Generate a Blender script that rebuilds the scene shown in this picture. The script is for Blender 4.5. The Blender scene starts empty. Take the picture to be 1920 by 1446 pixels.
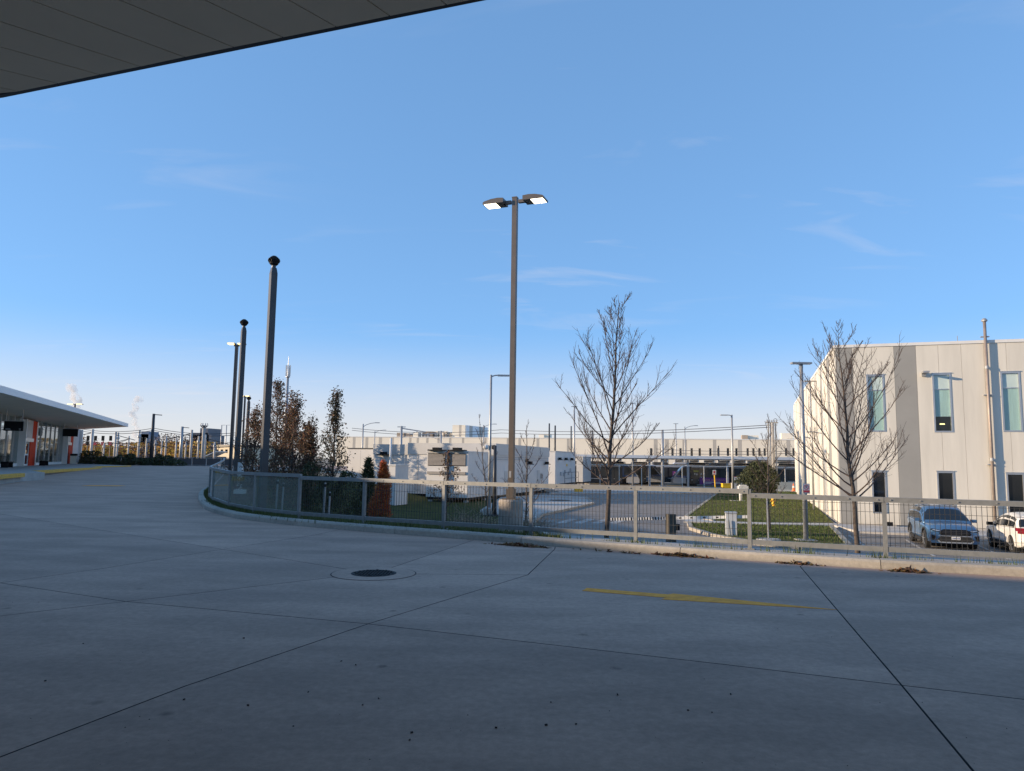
import bpy, bmesh, math, random
from mathutils import Vector, Matrix
from math import radians, sin, cos, pi, atan, atan2, sqrt

random.seed(7)
scene = bpy.context.scene
COL = scene.collection

# ------------------------------------------------------------------ camera
FPX = 1350.0            # focal length in pixels of a 1920 px wide picture
EYE = 1.6
PITCH = atan(141 / FPX)
ROLL = atan(0.0138)
F_ = Vector((0, cos(PITCH), sin(PITCH)))
R0 = Vector((1, 0, 0)); U0 = Vector((0, -sin(PITCH), cos(PITCH)))
R_ = R0 * cos(ROLL) + U0 * sin(ROLL)
U_ = -R0 * sin(ROLL) + U0 * cos(ROLL)
cam_data = bpy.data.cameras.new('camera')
cam_data.sensor_width = 36.0
cam_data.lens = FPX / 1920 * 36.0
cam_data.clip_start = 0.05
cam_data.clip_end = 20000
cam = bpy.data.objects.new('camera', cam_data)
cam.matrix_world = Matrix(((R_.x, U_.x, -F_.x, 0), (R_.y, U_.y, -F_.y, 0), (R_.z, U_.z, -F_.z, EYE), (0, 0, 0, 1)))
COL.objects.link(cam)
scene.camera = cam

# ------------------------------------------------------------------ light
SUN_EL = 12.0
SUN_AZ = 85.4            # degrees from straight behind the camera towards its left
sun_dir = Vector((-sin(radians(SUN_AZ)) * cos(radians(SUN_EL)), -cos(radians(SUN_AZ)) * cos(radians(SUN_EL)), sin(radians(SUN_EL))))
sd = bpy.data.lights.new('sun', 'SUN')
sd.energy = 5.0
sd.angle = radians(0.53)
sd.color = (1.0, 0.77, 0.52)
so = bpy.data.objects.new('sun', sd)
so.rotation_euler = sun_dir.to_track_quat('Z', 'Y').to_euler()
so.location = (-60, -20, 40)
COL.objects.link(so)

world = bpy.data.worlds.new('World'); scene.world = world; world.use_nodes = True
wn = world.node_tree.nodes; wl = world.node_tree.links
wn.clear()
sky = wn.new('ShaderNodeTexSky'); sky.sky_type = 'NISHITA'; sky.sun_disc = False
sky.sun_elevation = radians(SUN_EL)
sky.sun_rotation = atan2(sun_dir.x, sun_dir.y)
sky.altitude = 300; sky.air_density = 0.7; sky.dust_density = 0.0; sky.ozone_density = 2.0
bg = wn.new('ShaderNodeBackground'); bg.inputs['Strength'].default_value = 0.106
wo = wn.new('ShaderNodeOutputWorld')
tc = wn.new('ShaderNodeTexCoord')
# thin cirrus: noise on the plane of a high cloud deck
sep = wn.new('ShaderNodeSeparateXYZ'); wl.new(tc.outputs['Generated'], sep.inputs[0])
def wmath(op, a, b=None, clamp=False):
    m = wn.new('ShaderNodeMath'); m.operation = op; m.use_clamp = clamp
    for i, v in enumerate((a, b)):
        if v is None: continue
        if isinstance(v, (int, float)): m.inputs[i].default_value = v
        else: wl.new(v, m.inputs[i])
    return m.outputs[0]
zc = wmath('ADD', wmath('MAXIMUM', sep.outputs[2], 0.0), 0.09)
cx_ = wmath('DIVIDE', sep.outputs[0], zc); cy_ = wmath('DIVIDE', sep.outputs[1], zc)
comb = wn.new('ShaderNodeCombineXYZ'); wl.new(cx_, comb.inputs[0]); wl.new(cy_, comb.inputs[1])
mp = wn.new('ShaderNodeMapping'); mp.inputs['Scale'].default_value = (0.9, 2.6, 1); mp.inputs['Rotation'].default_value = (0, 0, radians(-12))
mp.inputs['Location'].default_value = (5.1, 7.3, 0)
wl.new(comb.outputs[0], mp.inputs[0])
n1 = wn.new('ShaderNodeTexNoise'); n1.inputs['Scale'].default_value = 1.3; n1.inputs['Detail'].default_value = 7; n1.inputs['Roughness'].default_value = 0.55; n1.inputs['Distortion'].default_value = 0.7
wl.new(mp.outputs[0], n1.inputs['Vector'])
n2 = wn.new('ShaderNodeTexNoise'); n2.inputs['Scale'].default_value = 0.5; n2.inputs['Detail'].default_value = 2
wl.new(comb.outputs[0], n2.inputs['Vector'])
cr = wn.new('ShaderNodeMapRange'); cr.inputs[1].default_value = 0.565; cr.inputs[2].default_value = 0.80; cr.clamp = True
wl.new(n1.outputs[0], cr.inputs[0])
cr2 = wn.new('ShaderNodeMapRange'); cr2.inputs[1].default_value = 0.40; cr2.inputs[2].default_value = 0.62; cr2.clamp = True
wl.new(n2.outputs[0], cr2.inputs[0])
cf = wmath('MULTIPLY', wmath('MULTIPLY', cr.outputs[0], cr2.outputs[0]), 0.42, True)
# the whole dome's contrast is compressed the way the phone's exposure does it
gm = wn.new('ShaderNodeGamma'); gm.inputs['Gamma'].default_value = 0.40
wl.new(sky.outputs[0], gm.inputs['Color'])
tint = wn.new('ShaderNodeMix'); tint.data_type = 'RGBA'; tint.blend_type = 'MULTIPLY'; tint.inputs[0].default_value = 1.0
wl.new(gm.outputs[0], tint.inputs[6]); tint.inputs[7].default_value = (1.50, 2.48, 3.66, 1)
# pale warm air low above the horizon, all the way round
hz = wn.new('ShaderNodeMapRange'); hz.interpolation_type = 'SMOOTHSTEP'
hz.inputs[1].default_value = 0.0; hz.inputs[2].default_value = 0.185; hz.inputs[3].default_value = 0.85; hz.inputs[4].default_value = 0.0; hz.clamp = True
wl.new(sep.outputs[2], hz.inputs[0])
mixh = wn.new('ShaderNodeMix'); mixh.data_type = 'RGBA'
wl.new(hz.outputs[0], mixh.inputs[0]); wl.new(tint.outputs[2], mixh.inputs[6]); mixh.inputs[7].default_value = (5.75, 5.35, 5.0, 1)
mixc = wn.new('ShaderNodeMix'); mixc.data_type = 'RGBA'
wl.new(cf, mixc.inputs[0]); wl.new(mixh.outputs[2], mixc.inputs[6])
mixc.inputs[7].default_value = (5.6, 5.4, 5.6, 1)
wl.new(mixc.outputs[2], bg.inputs['Color'])
wl.new(bg.outputs[0], wo.inputs[0])

scene.view_settings.view_transform = 'Standard'
scene.view_settings.look = 'None'
scene.view_settings.gamma = 1.0
scene.view_settings.exposure = 0.5
scene.view_settings.use_curve_mapping = False
scene.cycles.max_bounces = 6
scene.cycles.transparent_max_bounces = 24
scene.cycles.volume_bounces = 1

# ------------------------------------------------------------------ layout helpers
def ray(px, py):
    return F_ + R_ * ((px - 960) / FPX) - U_ * ((py - 723) / FPX)
def P(px, py, Y):
    d = ray(px, py); t = Y / d.y
    return Vector((d.x * t, Y, EYE + d.z * t))
def G(px, py, z=0.0):
    d = ray(px, py); t = (z - EYE) / d.z
    return Vector((d.x * t, d.y * t, z))
def on_plane(px, py, o, n):
    d = ray(px, py); e = Vector((0, 0, EYE)); t = (Vector(o) - e).dot(n) / d.dot(n)
    return e + d * t
LOW = -1.7               # level of the lower lot behind the fence

# ------------------------------------------------------------------ materials
MATS = {}
def mat(name, col, rough=0.6, metal=0.0, var=0.12, scale=4.0, bump=0.0, bscale=None, emit=None, estr=0.0, spec=None, detail=5, stretch=None, coords='Object', island=0.0, trans=0.0, coat=0.0, col2=None):
    if name in MATS: return MATS[name]
    m = bpy.data.materials.new(name); m.use_nodes = True
    nt = m.node_tree; n = nt.nodes; l = nt.links
    b = n['Principled BSDF']
    b.inputs['Roughness'].default_value = rough
    b.inputs['Metallic'].default_value = metal
    if spec is not None: b.inputs['Specular IOR Level'].default_value = spec
    if coat: b.inputs['Coat Weight'].default_value = coat
    c = tuple(col) + (1,)
    if emit:
        b.inputs['Emission Color'].default_value = tuple(emit) + (1,); b.inputs['Emission Strength'].default_value = estr
    vec = None
    if var or bump:
        t = n.new('ShaderNodeTexCoord'); vec = t.outputs[coords]
        if coords == 'World':
            pass
        if stretch:
            mpn = n.new('ShaderNodeMapping'); mpn.inputs['Scale'].default_value = stretch
            l.new(vec, mpn.inputs[0]); vec = mpn.outputs[0]
    src = None
    if var:
        tx = n.new('ShaderNodeTexNoise'); tx.inputs['Scale'].default_value = scale; tx.inputs['Detail'].default_value = detail; tx.inputs['Roughness'].default_value = 0.6
        l.new(vec, tx.inputs['Vector'])
        mr = n.new('ShaderNodeMix'); mr.data_type = 'RGBA'
        rg = n.new('ShaderNodeMapRange'); rg.inputs[1].default_value = 0.32; rg.inputs[2].default_value = 0.68
        l.new(tx.outputs[0], rg.inputs[0]); l.new(rg.outputs[0], mr.inputs[0])
        if col2 is None:
            mr.inputs[6].default_value = tuple(max(0, x * (1 - var)) for x in col) + (1,)
            mr.inputs[7].default_value = tuple(min(1, x * (1 + var)) for x in col) + (1,)
        else:
            mr.inputs[6].default_value = c; mr.inputs[7].default_value = tuple(col2) + (1,)
        src = mr.outputs[2]
    if island:
        g = n.new('ShaderNodeNewGeometry')
        hs = n.new('ShaderNodeHueSaturation')
        r1 = n.new('ShaderNodeMapRange'); r1.inputs[3].default_value = 1 - island; r1.inputs[4].default_value = 1 + island
        l.new(g.outputs['Random Per Island'], r1.inputs[0]); l.new(r1.outputs[0], hs.inputs['Value'])
        r2 = n.new('ShaderNodeMapRange'); r2.inputs[3].default_value = 0.5 - island * 0.06; r2.inputs[4].default_value = 0.5 + island * 0.06
        mm = n.new('ShaderNodeMath'); mm.operation = 'FRACT'
        m2 = n.new('ShaderNodeMath'); m2.operation = 'MULTIPLY'; m2.inputs[1].default_value = 7.31
        l.new(g.outputs['Random Per Island'], m2.inputs[0]); l.new(m2.outputs[0], mm.inputs[0]); l.new(mm.outputs[0], r2.inputs[0]); l.new(r2.outputs[0], hs.inputs['Hue'])
        if src: l.new(src, hs.inputs['Color'])
        else: hs.inputs['Color'].default_value = c
        src = hs.outputs[0]
    if src: l.new(src, b.inputs['Base Color'])
    else: b.inputs['Base Color'].default_value = c
    if bump:
        tb = n.new('ShaderNodeTexNoise'); tb.inputs['Scale'].default_value = bscale or scale * 6; tb.inputs['Detail'].default_value = 4
        l.new(vec, tb.inputs['Vector'])
        bn = n.new('ShaderNodeBump'); bn.inputs['Strength'].default_value = bump; bn.inputs['Distance'].default_value = 0.02
        l.new(tb.outputs[0], bn.inputs['Height']); l.new(bn.outputs[0], b.inputs['Normal'])
    if trans:
        out = n['Material Output']
        tr = n.new('ShaderNodeBsdfTranslucent'); 
        if src: l.new(src, tr.inputs['Color'])
        else: tr.inputs['Color'].default_value = c
        ms = n.new('ShaderNodeMixShader'); ms.inputs[0].default_value = trans
        l.new(b.outputs[0], ms.inputs[1]); l.new(tr.outputs[0], ms.inputs[2]); l.new(ms.outputs[0], out.inputs['Surface'])
    MATS[name] = m
    return m

def concrete_mat(name, c1, c2, c3, seams=False):
    """weathered broom-finished concrete: large blotches, tyre grime, fine grain"""
    m = bpy.data.materials.new(name); m.use_nodes = True
    nt = m.node_tree; n = nt.nodes; l = nt.links; b = n['Principled BSDF']
    g = n.new('ShaderNodeNewGeometry')
    big = n.new('ShaderNodeTexNoise'); big.inputs['Scale'].default_value = 0.5; big.inputs['Detail'].default_value = 6; big.inputs['Roughness'].default_value = 0.62
    mp = n.new('ShaderNodeMapping'); mp.inputs['Rotation'].default_value = (0, 0, radians(25)); mp.inputs['Scale'].default_value = (1, 1.9, 1)
    l.new(g.outputs['Position'], mp.inputs[0]); l.new(mp.outputs[0], big.inputs['Vector'])
    fine = n.new('ShaderNodeTexNoise'); fine.inputs['Scale'].default_value = 14; fine.inputs['Detail'].default_value = 9; fine.inputs['Roughness'].default_value = 0.78
    l.new(g.outputs['Position'], fine.inputs['Vector'])
    streak = n.new('ShaderNodeTexNoise'); streak.inputs['Scale'].default_value = 1.1; streak.inputs['Detail'].default_value = 6
    mp2 = n.new('ShaderNodeMapping'); mp2.inputs['Rotation'].default_value = (0, 0, radians(22)); mp2.inputs['Scale'].default_value = (0.22, 1.0, 1)
    l.new(g.outputs['Position'], mp2.inputs[0]); l.new(mp2.outputs[0], streak.inputs['Vector'])
    r1 = n.new('ShaderNodeMapRange'); r1.inputs[1].default_value = 0.40; r1.inputs[2].default_value = 0.60; l.new(big.outputs[0], r1.inputs[0])
    r2 = n.new('ShaderNodeMapRange'); r2.inputs[1].default_value = 0.50; r2.inputs[2].default_value = 0.72; r2.inputs[4].default_value = 0.6; l.new(streak.outputs[0], r2.inputs[0])
    r3 = n.new('ShaderNodeMapRange'); r3.inputs[1].default_value = 0.3; r3.inputs[2].default_value = 0.7; r3.inputs[3].default_value = 0.78; r3.inputs[4].default_value = 1.20; l.new(fine.outputs[0], r3.inputs[0])
    a = n.new('ShaderNodeMix'); a.data_type = 'RGBA'; a.inputs[6].default_value = c1 + (1,); a.inputs[7].default_value = c2 + (1,); l.new(r1.outputs[0], a.inputs[0])
    c = n.new('ShaderNodeMix'); c.data_type = 'RGBA'; c.inputs[7].default_value = c3 + (1,); l.new(a.outputs[2], c.inputs[6]); l.new(r2.outputs[0], c.inputs[0])
    # small dark drips of oil
    vor = n.new('ShaderNodeTexVoronoi'); vor.inputs['Scale'].default_value = 1.6; l.new(g.outputs['Position'], vor.inputs['Vector'])
    wv = n.new('ShaderNodeMath'); wv.operation = 'ADD'
    wm = n.new('ShaderNodeMath'); wm.operation = 'MULTIPLY'; wm.inputs[1].default_value = 0.12; l.new(fine.outputs[0], wm.inputs[0]); l.new(wm.outputs[0], wv.inputs[0]); l.new(vor.outputs['Distance'], wv.inputs[1])
    rv = n.new('ShaderNodeMapRange'); rv.inputs[1].default_value = 0.085; rv.inputs[2].default_value = 0.15; rv.inputs[3].default_value = 0.6; rv.inputs[4].default_value = 1.0; l.new(wv.outputs[0], rv.inputs[0])
    mul = n.new('ShaderNodeMath'); mul.operation = 'MULTIPLY'; l.new(r3.outputs[0], mul.inputs[0]); l.new(rv.outputs[0], mul.inputs[1])
    hs = n.new('ShaderNodeHueSaturation'); l.new(c.outputs[2], hs.inputs['Color']); l.new(mul.outputs[0], hs.inputs['Value'])
    oi = n.new('ShaderNodeObjectInfo'); ro = n.new('ShaderNodeMapRange'); ro.inputs[3].default_value = 0.91; ro.inputs[4].default_value = 1.09; l.new(oi.outputs['Random'], ro.inputs[0])
    mu2 = n.new('ShaderNodeMath'); mu2.operation = 'MULTIPLY'; l.new(mul.outputs[0], mu2.inputs[0]); l.new(ro.outputs[0], mu2.inputs[1]); l.new(mu2.outputs[0], hs.inputs['Value'])
    l.new(hs.outputs[0], b.inputs['Base Color'])
    b.inputs['Roughness'].default_value = 0.82
    b.inputs['Specular IOR Level'].default_value = 0.3
    bn = n.new('ShaderNodeBump'); bn.inputs['Strength'].default_value = 0.25; bn.inputs['Distance'].default_value = 0.003
    f2 = n.new('ShaderNodeTexNoise'); f2.inputs['Scale'].default_value = 60; f2.inputs['Detail'].default_value = 4; l.new(g.outputs['Position'], f2.inputs['Vector'])
    l.new(f2.outputs[0], bn.inputs['Height']); l.new(bn.outputs[0], b.inputs['Normal'])
    MATS[name] = m
    return m

M_PLAZA = concrete_mat('plaza_concrete', (0.375, 0.260, 0.198), (0.475, 0.328, 0.250), (0.27, 0.190, 0.150))
M_KERB = concrete_mat('kerb_concrete', (0.36, 0.33, 0.28), (0.43, 0.39, 0.33), (0.27, 0.245, 0.21))
M_WALK = concrete_mat('sidewalk_concrete', (0.40, 0.38, 0.35), (0.47, 0.45, 0.42), (0.33, 0.31, 0.29))
M_ASPH = concrete_mat('lot_asphalt', (0.21, 0.19, 0.17), (0.27, 0.245, 0.22), (0.16, 0.145, 0.13))
M_JOINT = mat('joint_dirt', (0.035, 0.034, 0.033), 0.95, var=0.3)
M_GROUND = mat('far_ground', (0.27, 0.235, 0.18), 0.95, var=0.3, scale=0.05)
M_SOIL = mat('soil_grass', (0.040, 0.055, 0.016), 0.95, var=0.5, scale=1.1, bump=0.6, bscale=14, col2=(0.095, 0.085, 0.032), spec=0.05, detail=9)
M_LAWN = mat('lawn_grass', (0.065, 0.095, 0.026), 0.95, var=0.5, scale=0.55, bump=0.8, bscale=25, col2=(0.17, 0.145, 0.06), detail=9, spec=0.05)
M_BLADE = mat('grass_blade', (0.085, 0.115, 0.032), 0.8, var=0, island=0.45, trans=0.25)
M_BLADEDRY = mat('grass_blade_dry', (0.14, 0.12, 0.055), 0.8, var=0, island=0.45, trans=0.2)
M_GALV = mat('galvanised_rail', (0.25, 0.255, 0.25), 0.5, 0.2, var=0.12, scale=9)
M_WIRE = mat('wire_dark', (0.05, 0.05, 0.05), 0.6, 0.2, var=0)
M_STEELGREY = mat('steel_grey', (0.36, 0.37, 0.38), 0.45, 0.4, var=0.1, scale=6)
M_BRONZE = mat('bronze_paint', (0.13, 0.108, 0.092), 0.42, 0.35, var=0.08, scale=5)
M_DARKPOLE = mat('charcoal_paint', (0.035, 0.037, 0.042), 0.45, 0.1, var=0.15, scale=3)
M_BLACK = mat('black_paint', (0.012, 0.012, 0.013), 0.55, var=0, spec=0.15)
M_DEPOT = mat('depot_cream_panel', (0.82, 0.75, 0.62), 0.6, var=0.04, scale=0.2)
M_DEPOTGREY = mat('depot_grey_panel', (0.46, 0.43, 0.38), 0.6, var=0.04, scale=0.2)
M_BLACKRUB = mat('black_rubber', (0.018, 0.018, 0.018), 0.8, var=0.2)
M_WHITE = mat('white_paint', (0.72, 0.71, 0.68), 0.5, var=0.05, scale=1.5)
M_PANEL = mat('cream_panel', (0.66, 0.625, 0.545), 0.6, var=0.07, scale=0.9, stretch=(2.2, 2.2, 0.25))
M_PANELGREY = mat('grey_panel', (0.30, 0.295, 0.275), 0.6, var=0.05, scale=0.7)
M_PANELWHITE = mat('white_panel', (0.78, 0.77, 0.75), 0.55, var=0.04, scale=0.5)
M_ALU = mat('aluminium', (0.50, 0.51, 0.52), 0.35, 0.7, var=0.06)
M_SOFFIT = mat('soffit_panel', (0.86, 0.73, 0.56), 0.6, 0.0, var=0.05, scale=0.8)
M_FASCIA = mat('fascia_white', (0.75, 0.76, 0.77), 0.45, var=0.03)
M_GLASSDARK = mat('dark_glass', (0.012, 0.014, 0.016), 0.06, var=0, spec=0.8)
M_CURTAIN = mat('window_blind', (0.66, 0.67, 0.62), 0.8, var=0.1, scale=3, stretch=(6, 6, 0.3))
M_LED = mat('lamp_led', (1, 0.95, 0.85), 0.5, var=0, emit=(1.0, 0.88, 0.66), estr=3.2)
M_LEDY = mat('lamp_led_warm', (1, 0.8, 0.4), 0.5, var=0, emit=(1.0, 0.72, 0.28), estr=2.2)
M_YELLOW = mat('yellow_paint', (0.62, 0.36, 0.04), 0.6, var=0.18, scale=5)
M_YELLOWSAFE = mat('safety_yellow', (0.80, 0.48, 0.02), 0.5, var=0.1)
M_ROADYELLOW = mat('road_yellow', (0.92, 0.34, 0.02), 0.75, var=0.2, scale=7, detail=8)
M_ORANGE = mat('orange_red_paint', (0.62, 0.055, 0.018), 0.7, var=0.06, spec=0.1)
M_CONE = mat('cone_orange', (0.80, 0.16, 0.03), 0.5, var=0)
M_BARK = mat('bark', (0.085, 0.066, 0.054), 0.9, var=0.3, scale=12, bump=0.5)
M_TWIG = mat('twig', (0.070, 0.050, 0.043), 0.85, var=0.2, scale=5)
M_LEAFBROWN = mat('leaf_brown', (0.21, 0.115, 0.062), 0.8, var=0, island=0.5, trans=0.25)
M_LEAFDARK = mat('leaf_dark', (0.115, 0.080, 0.048), 0.75, var=0, island=0.5, trans=0.2)
M_EVERGREEN = mat('evergreen', (0.050, 0.062, 0.032), 0.8, var=0, island=0.5, trans=0.15)
M_SHRUB = mat('shrub_green', (0.065, 0.075, 0.028), 0.8, var=0, island=0.5, trans=0.15)
M_CONIFERORANGE = mat('conifer_orange', (0.52, 0.17, 0.06), 0.85, var=0, island=0.45, trans=0.2)
M_AUTUMN = mat('leaf_autumn', (0.28, 0.14, 0.045), 0.85, var=0, island=0.5, trans=0.2)
M_AUTUMN2 = mat('leaf_mauve_brown', (0.16, 0.11, 0.085), 0.9, var=0, island=0.4)
M_AUTUMN3 = mat('leaf_yellow', (0.42, 0.26, 0.05), 0.85, var=0, island=0.4, trans=0.2)
M_LEAFLITTER = mat('leaf_litter', (0.17, 0.085, 0.035), 0.85, var=0, island=0.55)
M_TIMBER = mat('timber', (0.085, 0.075, 0.06), 0.9, var=0.3, scale=6, stretch=(8, 8, 0.8), bump=0.4)
M_PIER = mat('pier_concrete', (0.33, 0.29, 0.25), 0.85, var=0.22, scale=5, bump=0.5, bscale=30)
M_GREYCAB = mat('grey_cabinet', (0.42, 0.44, 0.46), 0.5, 0.1, var=0.05)
M_PURPLE = mat('purple_vinyl', (0.17, 0.04, 0.26), 0.5, var=0)
M_REDPRINT = mat('red_print', (0.55, 0.05, 0.07), 0.6, var=0)
M_BLACKPRINT = mat('black_print', (0.02, 0.02, 0.02), 0.6, var=0)
M_TRAMBLACK = mat('tram_black', (0.02, 0.021, 0.026), 0.25, var=0, coat=0.5)
M_TRAMBLUE = mat('tram_blue', (0.05, 0.10, 0.24), 0.25, var=0, coat=0.6)
M_TRAMGREY = mat('tram_grey', (0.45, 0.46, 0.48), 0.35, var=0.04)
M_TRAMGLASS = mat('tram_glass', (0.05, 0.055, 0.06), 0.1, var=0)
M_LOUVER = mat('louver_grey', (0.30, 0.28, 0.26), 0.6, 0.2, var=0.08)
M_IRON = mat('cast_iron', (0.022, 0.021, 0.021), 0.7, 0.5, var=0.4, scale=30)
M_HAZETOWER = mat('tower_haze_blue', (0.25, 0.29, 0.36), 0.9, var=0.08, scale=0.05)  # bluish distance haze mixed into the base colour
M_HAZETOWER2 = mat('tower_grey', (0.20, 0.20, 0.215), 0.9, var=0.08, scale=0.05)
M_CREAMB = mat('cream_block', (0.62, 0.54, 0.40), 0.8, var=0.06, scale=0.2)
M_TARP = mat('wire_cable', (0.05, 0.05, 0.055), 0.6, var=0)

def clear_glass(name, tint, refl=0.12, veil=0.15, vcol=(0.4, 0.45, 0.45)):
    m = bpy.data.materials.new(name); m.use_nodes = True
    n = m.node_tree.nodes; l = m.node_tree.links
    for x in list(n):
        if x.type != 'OUTPUT_MATERIAL': n.remove(x)
    t = n.new('ShaderNodeBsdfTransparent'); t.inputs[0].default_value = tint + (1,)
    g = n.new('ShaderNodeBsdfGlossy'); g.inputs['Roughness'].default_value = 0.03; g.inputs['Color'].default_value = (0.9, 0.95, 1, 1)
    d = n.new('ShaderNodeBsdfDiffuse'); d.inputs[0].default_value = vcol + (1,)
    m1 = n.new('ShaderNodeMixShader'); m1.inputs[0].default_value = veil
    l.new(t.outputs[0], m1.inputs[1]); l.new(d.outputs[0], m1.inputs[2])
    fr = n.new('ShaderNodeFresnel'); fr.inputs[0].default_value = 1.45
    gg = n.new('ShaderNodeNewGeometry'); inv_ = n.new('ShaderNodeMath'); inv_.operation = 'SUBTRACT'; inv_.inputs[0].default_value = 1.0; l.new(gg.outputs['Backfacing'], inv_.inputs[1])
    ff = n.new('ShaderNodeMath'); ff.operation = 'MULTIPLY'; l.new(fr.outputs[0], ff.inputs[0]); l.new(inv_.outputs[0], ff.inputs[1])
    m2 = n.new('ShaderNodeMixShader'); l.new(ff.outputs[0], m2.inputs[0])
    l.new(m1.outputs[0], m2.inputs[1]); l.new(g.outputs[0], m2.inputs[2])
    l.new(m2.outputs[0], n['Material Output'].inputs['Surface'])
    MATS[name] = m
    return m
M_FENCEGLASS = clear_glass('fence_glass', (0.80, 0.86, 0.84), veil=0.13, vcol=(0.50, 0.53, 0.46))
M_WINDOW = clear_glass('window_glass', (0.84, 0.93, 0.93), veil=0.02)
M_SHOPGLASS = clear_glass('station_glass', (0.72, 0.80, 0.80), veil=0.05)

# ------------------------------------------------------------------ mesh builder
class MB:
    def __init__(s): s.v = []; s.f = []
    def add(s, verts, faces):
        o = len(s.v); s.v += [tuple(x) for x in verts]; s.f += [tuple(i + o for i in q) for q in faces]
        return s
    def box(s, c, d, rz=0.0, M=None):
        hx, hy, hz = d[0] / 2, d[1] / 2, d[2] / 2
        vs = [Vector((x, y, z)) for z in (-hz, hz) for y in (-hy, hy) for x in (-hx, hx)]
        if M is not None: vs = [M @ v for v in vs]
        elif rz:
            ca, sa = cos(rz), sin(rz); vs = [Vector((v.x * ca - v.y * sa, v.x * sa + v.y * ca, v.z)) for v in vs]
        c = Vector(c)
        return s.add([v + c for v in vs], [(0, 2, 3, 1), (4, 5, 7, 6), (0, 1, 5, 4), (2, 6, 7, 3), (0, 4, 6, 2), (1, 3, 7, 5)])
    def obox(s, o, ax, ay, az):
        o, ax, ay, az = Vector(o), Vector(ax), Vector(ay), Vector(az)
        vs = [o + ax * i + ay * j + az * k for k in (0, 1) for j in (0, 1) for i in (0, 1)]
        fs = [(0, 2, 3, 1), (4, 5, 7, 6), (0, 1, 5, 4), (2, 6, 7, 3), (0, 4, 6, 2), (1, 3, 7, 5)]
        if ax.cross(ay).dot(az) < 0: fs = [tuple(reversed(q)) for q in fs]
        return s.add(vs, fs)
    def prism(s, poly, z0, z1):
        n = len(poly)
        area = sum(poly[i][0] * poly[(i + 1) % n][1] - poly[(i + 1) % n][0] * poly[i][1] for i in range(n))
        if area < 0: poly = list(reversed(poly))
        vs = [(x, y, z0) for x, y in poly] + [(x, y, z1) for x, y in poly]
        fs = [tuple(range(n, 2 * n)), tuple(reversed(range(n)))] + [(i, (i + 1) % n, n + (i + 1) % n, n + i) for i in range(n)]
        return s.add(vs, fs)
    def bar(s, a, b, w, h, up=Vector((0, 0, 1))):
        a, b = Vector(a), Vector(b); d = (b - a)
        if d.length < 1e-6: return s
        dn = d.normalized(); side = dn.cross(up)
        if side.length < 1e-4: side = Vector((1, 0, 0))
        side.normalize(); u = side.cross(dn).normalized()
        return s.obox(a - side * w / 2 - u * h / 2, side * w, d, u * h)
    def tube(s, pts, rad, n=6, cap=True):
        pts = [Vector(p) for p in pts]
        if isinstance(rad, (int, float)): rad = [rad] * len(pts)
        o = len(s.v); prev = None
        for i, p in enumerate(pts):
            d = (pts[min(i + 1, len(pts) - 1)] - pts[max(i - 1, 0)])
            if d.length < 1e-9: d = Vector((0, 0, 1))
            d.normalize()
            if prev is None:
                a = d.cross(Vector((0, 0, 1)));
                if a.length < 1e-3: a = d.cross(Vector((1, 0, 0)))
            else:
                a = prev - d * prev.dot(d)
                if a.length < 1e-4: a = d.cross(Vector((1, 0, 0)))
            a.normalize(); b = d.cross(a); prev = a
            for k in range(n):
                t = 2 * pi * k / n
                s.v.append(tuple(p + (a * cos(t) + b * sin(t)) * rad[i]))
        for i in range(len(pts) - 1):
            for k in range(n):
                k2 = (k + 1) % n
                s.f.append((o + i * n + k, o + i * n + k2, o + (i + 1) * n + k2, o + (i + 1) * n + k))
        if cap and n > 3:
            s.f.append(tuple(o + k for k in reversed(range(n)))); e = o + (len(pts) - 1) * n
            s.f.append(tuple(e + k for k in range(n)))
        return s
    def lathe(s, c, prof, n=16):
        c = Vector(c); o = len(s.v)
        for r, z in prof:
            for k in range(n):
                t = 2 * pi * k / n; s.v.append((c.x + r * cos(t), c.y + r * sin(t), c.z + z))
        for i in range(len(prof) - 1):
            for k in range(n):
                k2 = (k + 1) % n
                s.f.append((o + i * n + k, o + i * n + k2, o + (i + 1) * n + k2, o + (i + 1) * n + k))
        s.f.append(tuple(o + k for k in reversed(range(n)))); e = o + (len(prof) - 1) * n
        s.f.append(tuple(e + k for k in range(n)))
        return s
    def mesh(s, name, inv=None):
        me = bpy.data.meshes.new(name)
        vs = s.v if inv is None else [tuple(inv @ Vector(v)) for v in s.v]
        me.from_pydata(vs, [], s.f); me.update()
        return me
    def build(s, name, m, parent=None, smooth=False, world=True):
        inv = None
        if parent is not None and world:
            mw = parent.matrix_basis.copy(); q = parent
            while q.parent: q = q.parent; mw = q.matrix_basis @ mw
            inv = mw.inverted()
        me = s.mesh(name, inv)
        me.materials.append(m)
        if smooth:
            for p in me.polygons: p.use_smooth = True
        o = bpy.data.objects.new(name, me); COL.objects.link(o)
        if parent is not None: o.parent = parent
        return o

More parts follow.
